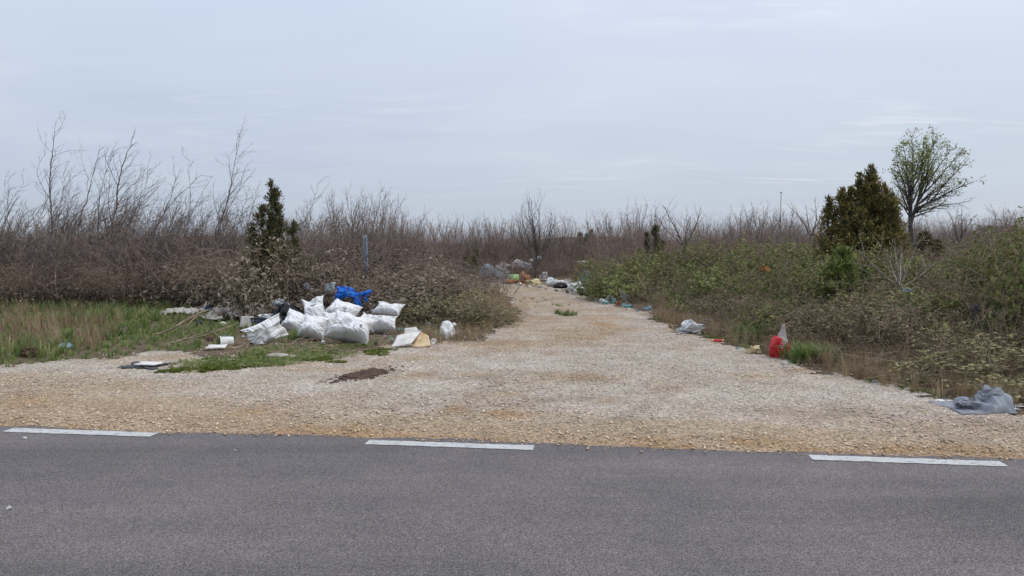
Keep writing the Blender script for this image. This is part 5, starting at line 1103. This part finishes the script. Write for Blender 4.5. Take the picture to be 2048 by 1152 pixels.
# litter along the far bend of the track
FAR = [('teal_sheet', 'teal plastic sheet heaped at the left end of the far litter', 'sheet', 957, 560, 34, 15, 'teal', 0.5), ('sheet_heap', 'pale teal folded sheet standing up in the far litter', 'sheet', 976, 562, 34, 24, 'pale_blue', 0.4),
 ('rag_bundle', 'mottled grey green bundle left of the green foam block', 'rag', 1000, 563, 34, 22, 'grey_film', 0.5), ('rag_bundle', 'tan bundle at the far left of the far litter', 'rag', 942, 553, 28, 12, 'rag', 0.5),
 ('rag_bundle', 'pale rag lying low before the folded teal sheet', 'rag', 986, 565, 30, 7, 'rag_pink', 0.5),
 ('stuffing_heap', 'rusty orange stuffing heap right of the green foam block', 'stuffing', 1048, 568, 24, 20, 'orange', 0.6), ('stuffing_heap', 'flat orange stuffing spilled before the green foam block', 'stuffing', 1023, 568, 34, 8, 'orange', 0.5),
 ('rag_bundle', 'brown tufted cushion heap right of the orange stuffing', 'cushion', 1066, 573, 32, 12, 'cream', 0.6), ('rag_bundle', 'dusty pinkish bundle behind the far litter before the lid', 'rag', 1088, 562, 22, 14, 'rag_pink', 0.5),
 ('rubbish_bag', 'white torn bag left of the round lid', 'bag', 1104, 573, 26, 13, 'white_plastic', 0.5), ('rubbish_bag', 'black torn bag in front of the round lid', 'bag', 1122, 577, 30, 9, 'black_bag', 0.5), ('plastic_scrap', 'white film lying on the black torn bag', 'plastic', 1120, 571, 24, 8, 'white_plastic', 0.5),
 ('rubbish_bag', 'silver grey torn bag at the foot of the teal net', 'bag', 1152, 590, 34, 20, 'silver', 0.5), ('rubbish_bag', 'black bag at the right of the silver grey one by the track', 'bag', 1166, 592, 26, 12, 'black_bag', 0.5),
 ('teal_sheet', 'faded teal film hanging in the bramble behind the silver grey bag', 'sheet', 1170, 583, 28, 32, 'teal', 0.3),
 ('plastic_scrap', 'white scrap at the left start of the bright litter row', 'plastic', 1082, 576, 18, 4, 'foam_white', 0.5)]
for i, (nm, lb, ct, px, py, wp, hp, mt, dp) in enumerate(FAR): crumple(nm, lb, ct, px, py, wp * 1.15, hp * 1.35, mt, 200 + i, dp, 0.45, 2.3, spikes=0.15, warp=0.6)
ff = thing('foam_block', 'pale green foam block with a lower ledge in the far litter', 'foam', G(1028, 566), 0.1); k = G(1028, 566)[1] / F
V, Fc = boxes([((0, 0.15, 9 * k), (20 * k, 0.16, 14 * k))]); ob = obj('upright_slab', mesh('upright_slab', V, Fc, M['green_foam']), ff); ob.rotation_euler = (0.1, 0, 0)
V, Fc = boxes([((6 * k, -0.15, 3 * k), (20 * k, 0.42, 4.5 * k))]); ob = obj('flat_slab', mesh('flat_slab', V, Fc, M['green_foam']), ff); ob.rotation_euler = (0.12, 0.18, -0.2)
ld = thing('round_lid', 'round pale grey lid leaning on edge in the far litter', 'lid', G(1136, 573), 0); k = G(1136, 573)[1] / F
V, Fc = lathe([(0, -0.012), (9.4 * k, -0.012), (9.8 * k, 0.0), (9.4 * k, 0.014), (8.6 * k, 0.014), (8.4 * k, 0.006), (0, 0.006)], 28); V = V @ rotm(0.35, D2(64), 0).T; V[:, 2] -= V[:, 2].min() - 0.003; V[:, 2] *= 0.85; obj('disc', mesh('disc', V, Fc, M['lid']), ld)
V, Fc = lathe([(0, 0.006), (1.4 * k, 0.006), (1.2 * k, 0.03), (0, 0.03)], 12); V = V @ rotm(0.35, D2(64), 0).T; V[:, 2] += 9.4 * k * sin(D2(64)) * 0.9; obj('knob', mesh('knob', V, Fc, M['lid']), ld)
for i, (px, py, wp, hp, mt, lb) in enumerate([(1005, 538, 30, 18, 'rag_pink', 'dusty torn film draped low on the scrub above the mottled bundle'), (1034, 536, 30, 20, 'rag_pink', 'arched dusty film draped over the scrub above the green foam'), (1052, 538, 24, 18, 'grey_film', 'grey film hanging on the scrub right of the arched one'),
      (980, 540, 14, 11, 'rag_pink', 'small pale bag caught in the scrub at the left above the folded sheet'), (1079, 519, 12, 10, 'clear_film', 'small light grey bag caught high in the far scrub'), (1062, 524, 8, 8, 'rag_pink', 'tiny pale scrap caught in the scrub left of the high grey bag'), (1165, 528, 22, 8, 'rag_pink', 'pale film scraps caught in the scrub right of the far litter'), (1184, 536, 14, 6, 'rag_pink', 'pale scrap caught on the bramble top above the teal film')]):
    crumple('caught_film', lb, 'plastic', px, py, wp * 1.05, hp * 0.85, mt, 640 + i, 0.4, 0.7, 3.0, Yd=35.0 if px < 1150 else 29.0, spikes=0.9, warp=1.1, sub=4)
# litter on the right edge of the track
RT = [('plastic_bag', 'white film bag at the left end of the right-hand litter', 'bag', 1206, 607, 22, 10, 'white_plastic', 0.6), ('plastic_bag', 'white bag standing up beside the teal scrap', 'bag', 1220, 607, 20, 15, 'clear_film', 0.6), ('plastic_scrap', 'bright teal film under the white bags by the track', 'plastic', 1212, 610, 16, 6, 'teal', 0.6),
 ('plastic_tub', 'pale teal tub beside the white bags on the right edge', 'tub', 1229, 609, 11, 11, 'teal', 0.8), ('stuffing_heap', 'small rusty brown lump right of the teal tub', 'stuffing', 1238, 612, 11, 9, 'orange', 0.7), ('plastic_bag', 'tall crinkled grey plastic hanging from the bramble by the track', 'bag', 1249, 608, 13, 24, 'grey_film', 0.6),
 ('plastic_scrap', 'grey blue film at the foot of the crinkled grey plastic', 'plastic', 1247, 613, 14, 6, 'pale_blue', 0.6), ('plastic_tub', 'sea green flattened tub right of the grey blue film', 'tub', 1258, 617, 24, 7, 'teal', 0.5), ('plastic_scrap', 'pale blue film half under the bramble past the green tub', 'plastic', 1295, 621, 20, 8, 'pale_blue', 0.6),
 ('foam_slab', 'white foam strip lying before the sea green tub', 'foam', 1258, 620, 26, 3, 'foam_white', 0.4),
 ('rubbish_sack', 'silver white crumpled sack at the right edge of the track', 'sack', 1382, 667, 56, 22, 'silver', 0.5), ('plastic_bag', 'clear plastic bag on the bramble foot behind the silver sack', 'bag', 1412, 656, 28, 15, 'clear_film', 0.6),
 ('foam_lump', 'torn cream foam lump left of the red bag', 'foam', 1508, 709, 34, 15, 'cream', 0.5), ('stone', 'white stone in front of the red bag', 'stone', 1569, 731, 13, 8, 'stone', 0.8),
 ('plastic_scrap', 'small tan scrap on the gravel left of the grey cloth', 'plastic', 1843, 826, 17, 4, 'card', 0.5)]
for i, (nm, lb, ct, px, py, wp, hp, mt, dp) in enumerate(RT): crumple(nm, lb, ct, px, py, wp * 1.1, hp * 1.2, mt, 280 + i, dp, 0.42 if 'stone' not in nm else 0.15, 2.2, spikes=0.12 if nm != 'stone' else 0, sub=4 if nm == 'rubbish_sack' else 3)
# red tube with yellow ends
b = G(1435, 686); k = b[1] / F; tb = thing('plastic_tube', 'short red tube with yellow ends lying on the gravel edge', 'tube', (b[0], b[1], Hf(b[0], b[1]) + 0.034), 0.05)
for nm, x0, x1, rr, mt in (('tube_body', -9, 9, 0.030, 'red_film'), ('end_cap', -12, -9.1, 0.031, 'yellow_plastic'), ('end_cap', 9.1, 12, 0.031, 'yellow_plastic')):
    V, Fc = lathe([(0, x0 * k), (rr * 0.9, x0 * k), (rr, x0 * k + 0.006), (rr, x1 * k - 0.006), (rr * 0.9, x1 * k), (0, x1 * k)], 14); V = V[:, [2, 1, 0]]; obj(nm, mesh(nm, V, Fc[:, ::-1], M[mt], smooth=False), tb)
# red bag with a pale peak and printed net pattern
b = G(1556, 717); k = b[1] / F * 1.18; rb = thing('red_bag', 'red crumpled packaging bag with a pale pointed top', 'bag', (b[0], b[1], Hf(b[0], b[1]) + 0.003), 0)
obj('bag_body', crumple_mesh((42 * k, 22 * k, 46 * k), 416, M['red_film'], 0.30, 2.0, 3, 0.0, False, True, 0.22), rb)
V, Fc = lathe([(13 * k, 0), (10 * k, 10 * k), (6 * k, 22 * k), (3.2 * k, 32 * k), (2.6 * k, 37 * k), (0.1 * k, 38 * k)], 16); V = V * (1 + 0.10 * vn(V * 40, 3))[:, None]; V = V + 1.6 * k * np.stack([vn(V * 22, 11), vn(V * 22, 12), vn(V * 22, 13)], 1); V[:, 1] *= 0.45; V[:, 0] += 0.10 * V[:, 2] + 4.5 * k; V[:, 2] += 20 * k; obj('pale_top', mesh('pale_top', V, Fc, M['rag_pink'], smooth=False), rb)
sg = []
for j in range(6):
    for a in np.linspace(-1.5, 0.6, 12):
        p = lambda a_, z_: (3.5 * k + sin(a_ + 0.4) * (14.5 - 0.20 * z_) * k, -cos(a_ + 0.4) * (10.8 - 0.16 * z_) * k, z_ * k)
        z_ = 20 + j * 3.2 + 1.1 * sin(a * 5 + j); sg.append((*p(a, z_), *p(a + 0.19, z_ + 1.1 * (sin((a + 0.19) * 5 + j) - sin(a * 5 + j))), 0.0035, 0.0035))
        if int(a * 10) % 2 == 0 and j < 5: sg.append((*p(a, z_), *p(a + 0.08, z_ + 3.2), 0.003, 0.003))
V, T, q = sticks(sg, 4); obj('printed_net', mesh('printed_net', V, T, M['foam_white']), rb)
# grey cloth on a pale sheet at the right edge
sheet('pale_sheet', 'dirty white sheet spread under the grey cloth', 'sheet', 1950, 812, 190, 0.42, 'foam_white', 61, 0.006, 6, 0.004, rz=-0.12, ragged=0.3)
b = G(1952, 819); k = b[1] / F; n = 90; t = np.linspace(-1, 1, n); U, Vv = np.meshgrid(t, t); u, v = U.ravel(), Vv.ravel(); a = np.arctan2(v, u)
rg = 1 + 0.22 * fbm(np.stack([np.cos(a) * 1.5, np.sin(a) * 1.5, 0 * a], 1), 63, 3) * np.maximum(np.abs(u), np.abs(v)); x = u * rg * 58 * k; y = v * rg * 0.26
wrp = np.stack([x * 5 + 0.5 * vn(np.stack([x * 6, y * 6, 0 * x], 1), 4), y * 5 + x * 3, 0 * x], 1)
hz = (0.075 * sst(-0.5, 0.4, u) + 0.025) * np.clip(1 - np.abs(v) ** 2.5, 0, 1) ** 0.6 * np.clip(1 - np.abs(u) ** 4, 0, 1) ** 0.5
wr2 = np.stack([x * 11 + 1.6 * vn(wrp * 0.7, 4), y * 3.2 + 5 * x, 0 * x], 1)
fold = 0.085 * vn(wr2, 65) * sst(-0.9, 0.3, u) + 0.028 * vn(wrp * 2.2, 66) + 0.014 * (0.6 - 1.4 * np.abs(vn(wrp * np.array((2.5, 1.2, 1)) + 7, 67)))
h = np.maximum((hz + fold) * np.clip(hz * 40, 0.15, 1), 0.012 + 0.003 * vn(wrp * 3, 3)); P = np.stack([x, y, h], 1); P2 = P - np.array((0, 0, 0.006)); i = np.arange(n * n).reshape(n, n)
rim = np.concatenate([i[0, :], i[1:, -1], i[-1, -2::-1], i[-2:0:-1, 0]]); r2 = np.roll(rim, -1); fc = gridfaces(n, n)
gc = thing('grey_cloth', 'crumpled grey cloth lying at the right edge of the gravel', 'cloth', (b[0], b[1], 0.012))
ob = obj('rolled_part', crumple_mesh((0.36, 0.26, 0.26), 431, M['cloth_grey'], 0.5, 2.0, 4, 0.0, True, True, 0.55), gc, (0.15, 0.02, 0.0))
ob = obj('sleeve', crumple_mesh((0.30, 0.15, 0.14), 437, M['cloth_grey'], 0.45, 2.2, 4, 0.0, True, True, 0.5), gc, (-0.10, -0.07, 0.0))
obj('spread_part', mesh('spread_part', np.concatenate([P, P2]), np.concatenate([fc, fc[:, ::-1] + n * n, np.stack([r2, rim, rim + n * n, r2 + n * n], 1)]), M['cloth_grey'], smooth=True), gc)
# things caught in the right brambles
crumple('caught_film', 'dark blue plastic inside the right brambles', 'plastic', 1950, 640, 22, 34, 'rag_dark', 301, 0.5, 0.5, 2.2, Yd=10.4, spikes=0.3)
crumple('caught_film', 'pale grey film behind the trunk of the small pale tree', 'plastic', 1815, 585, 24, 10, 'clear_film', 302, 0.5, 0.5, 2.2, Yd=12.6, spikes=0.3)
crumple('caught_film', 'yellow green crumpled film on the right brambles', 'plastic', 1890, 660, 10, 16, 'yellow_leaf', 303, 0.5, 0.4, 2.2, Yd=9.6, spikes=0.3)
crumple('caught_film', 'cluster of orange leaves on the green brambles left of the conifer', 'leaves', 1530, 545, 26, 14, 'orange_leaf', 304, 0.5, 0.8, 3.2, Yd=17.2, spikes=0.6)
# stray stones on the asphalt
for i, (px, py, wp) in enumerate([(50, 882, 9), (18, 1024, 12), (190, 863, 5), (470, 905, 5)]):
    crumple('stray_stone', ('pale pebble on the asphalt near the left road marking', 'lone pale pebble on the asphalt at the left edge of the picture', 'tiny pale pebble on the left white dash edge', 'tiny pale pebble on the asphalt between two white dashes')[i], 'pebble', px, py, wp, wp * 0.6, 'stone', 320 + i, 0.8, 0.2, 1.5, z=0.016)

# small scraps of litter lying about
SC = {'the sacks': [(400, 652), (446, 652), (470, 660), (486, 676), (505, 692), (552, 694), (600, 694), (648, 690), (662, 697), (752, 690), (770, 676), (783, 684), (800, 664), (815, 655), (838, 666), (856, 650), (528, 652), (390, 640)],
      'the far bend': [(950, 566), (968, 568), (1008, 569), (1040, 572), (1058, 577), (1092, 579), (1112, 583), (1135, 587), (1176, 594), (1186, 598), (1146, 580), (996, 556)],
      'the right track edge': [(1192, 606), (1275, 624), (1318, 640), (1340, 655), (1400, 672), (1475, 700), (1590, 741), (1660, 752), (1702, 745), (1748, 768), (1890, 802)],
      'the left track edge': [(846, 684), (872, 668), (938, 664), (952, 650), (968, 636), (996, 618), (1010, 640), (930, 678)]}
r = np.random.default_rng(91); pal = ['foam_white', 'white_plastic', 'clear_film', 'pale_blue', 'rag_pink', 'grey_film', 'card', 'rag_dark', 'teal']
for where, pts in SC.items():
    for i, (px, py) in enumerate(sorted(pts)):
        wp = (8 + 9 * r.random()) * (0.75 if where != 'the sacks' else 1.0)
        crumple('litter_scrap', nth(i) + ' of the small litter scraps by ' + where, 'litter', px, py, wp, wp * (0.3 + 0.4 * r.random()), pal[int(r.integers(len(pal)))], 500 + i + len(where) * 7, 0.8, 0.45, 2.4, z=0.01, rz=r.random() * 3, group='small scraps by ' + where)
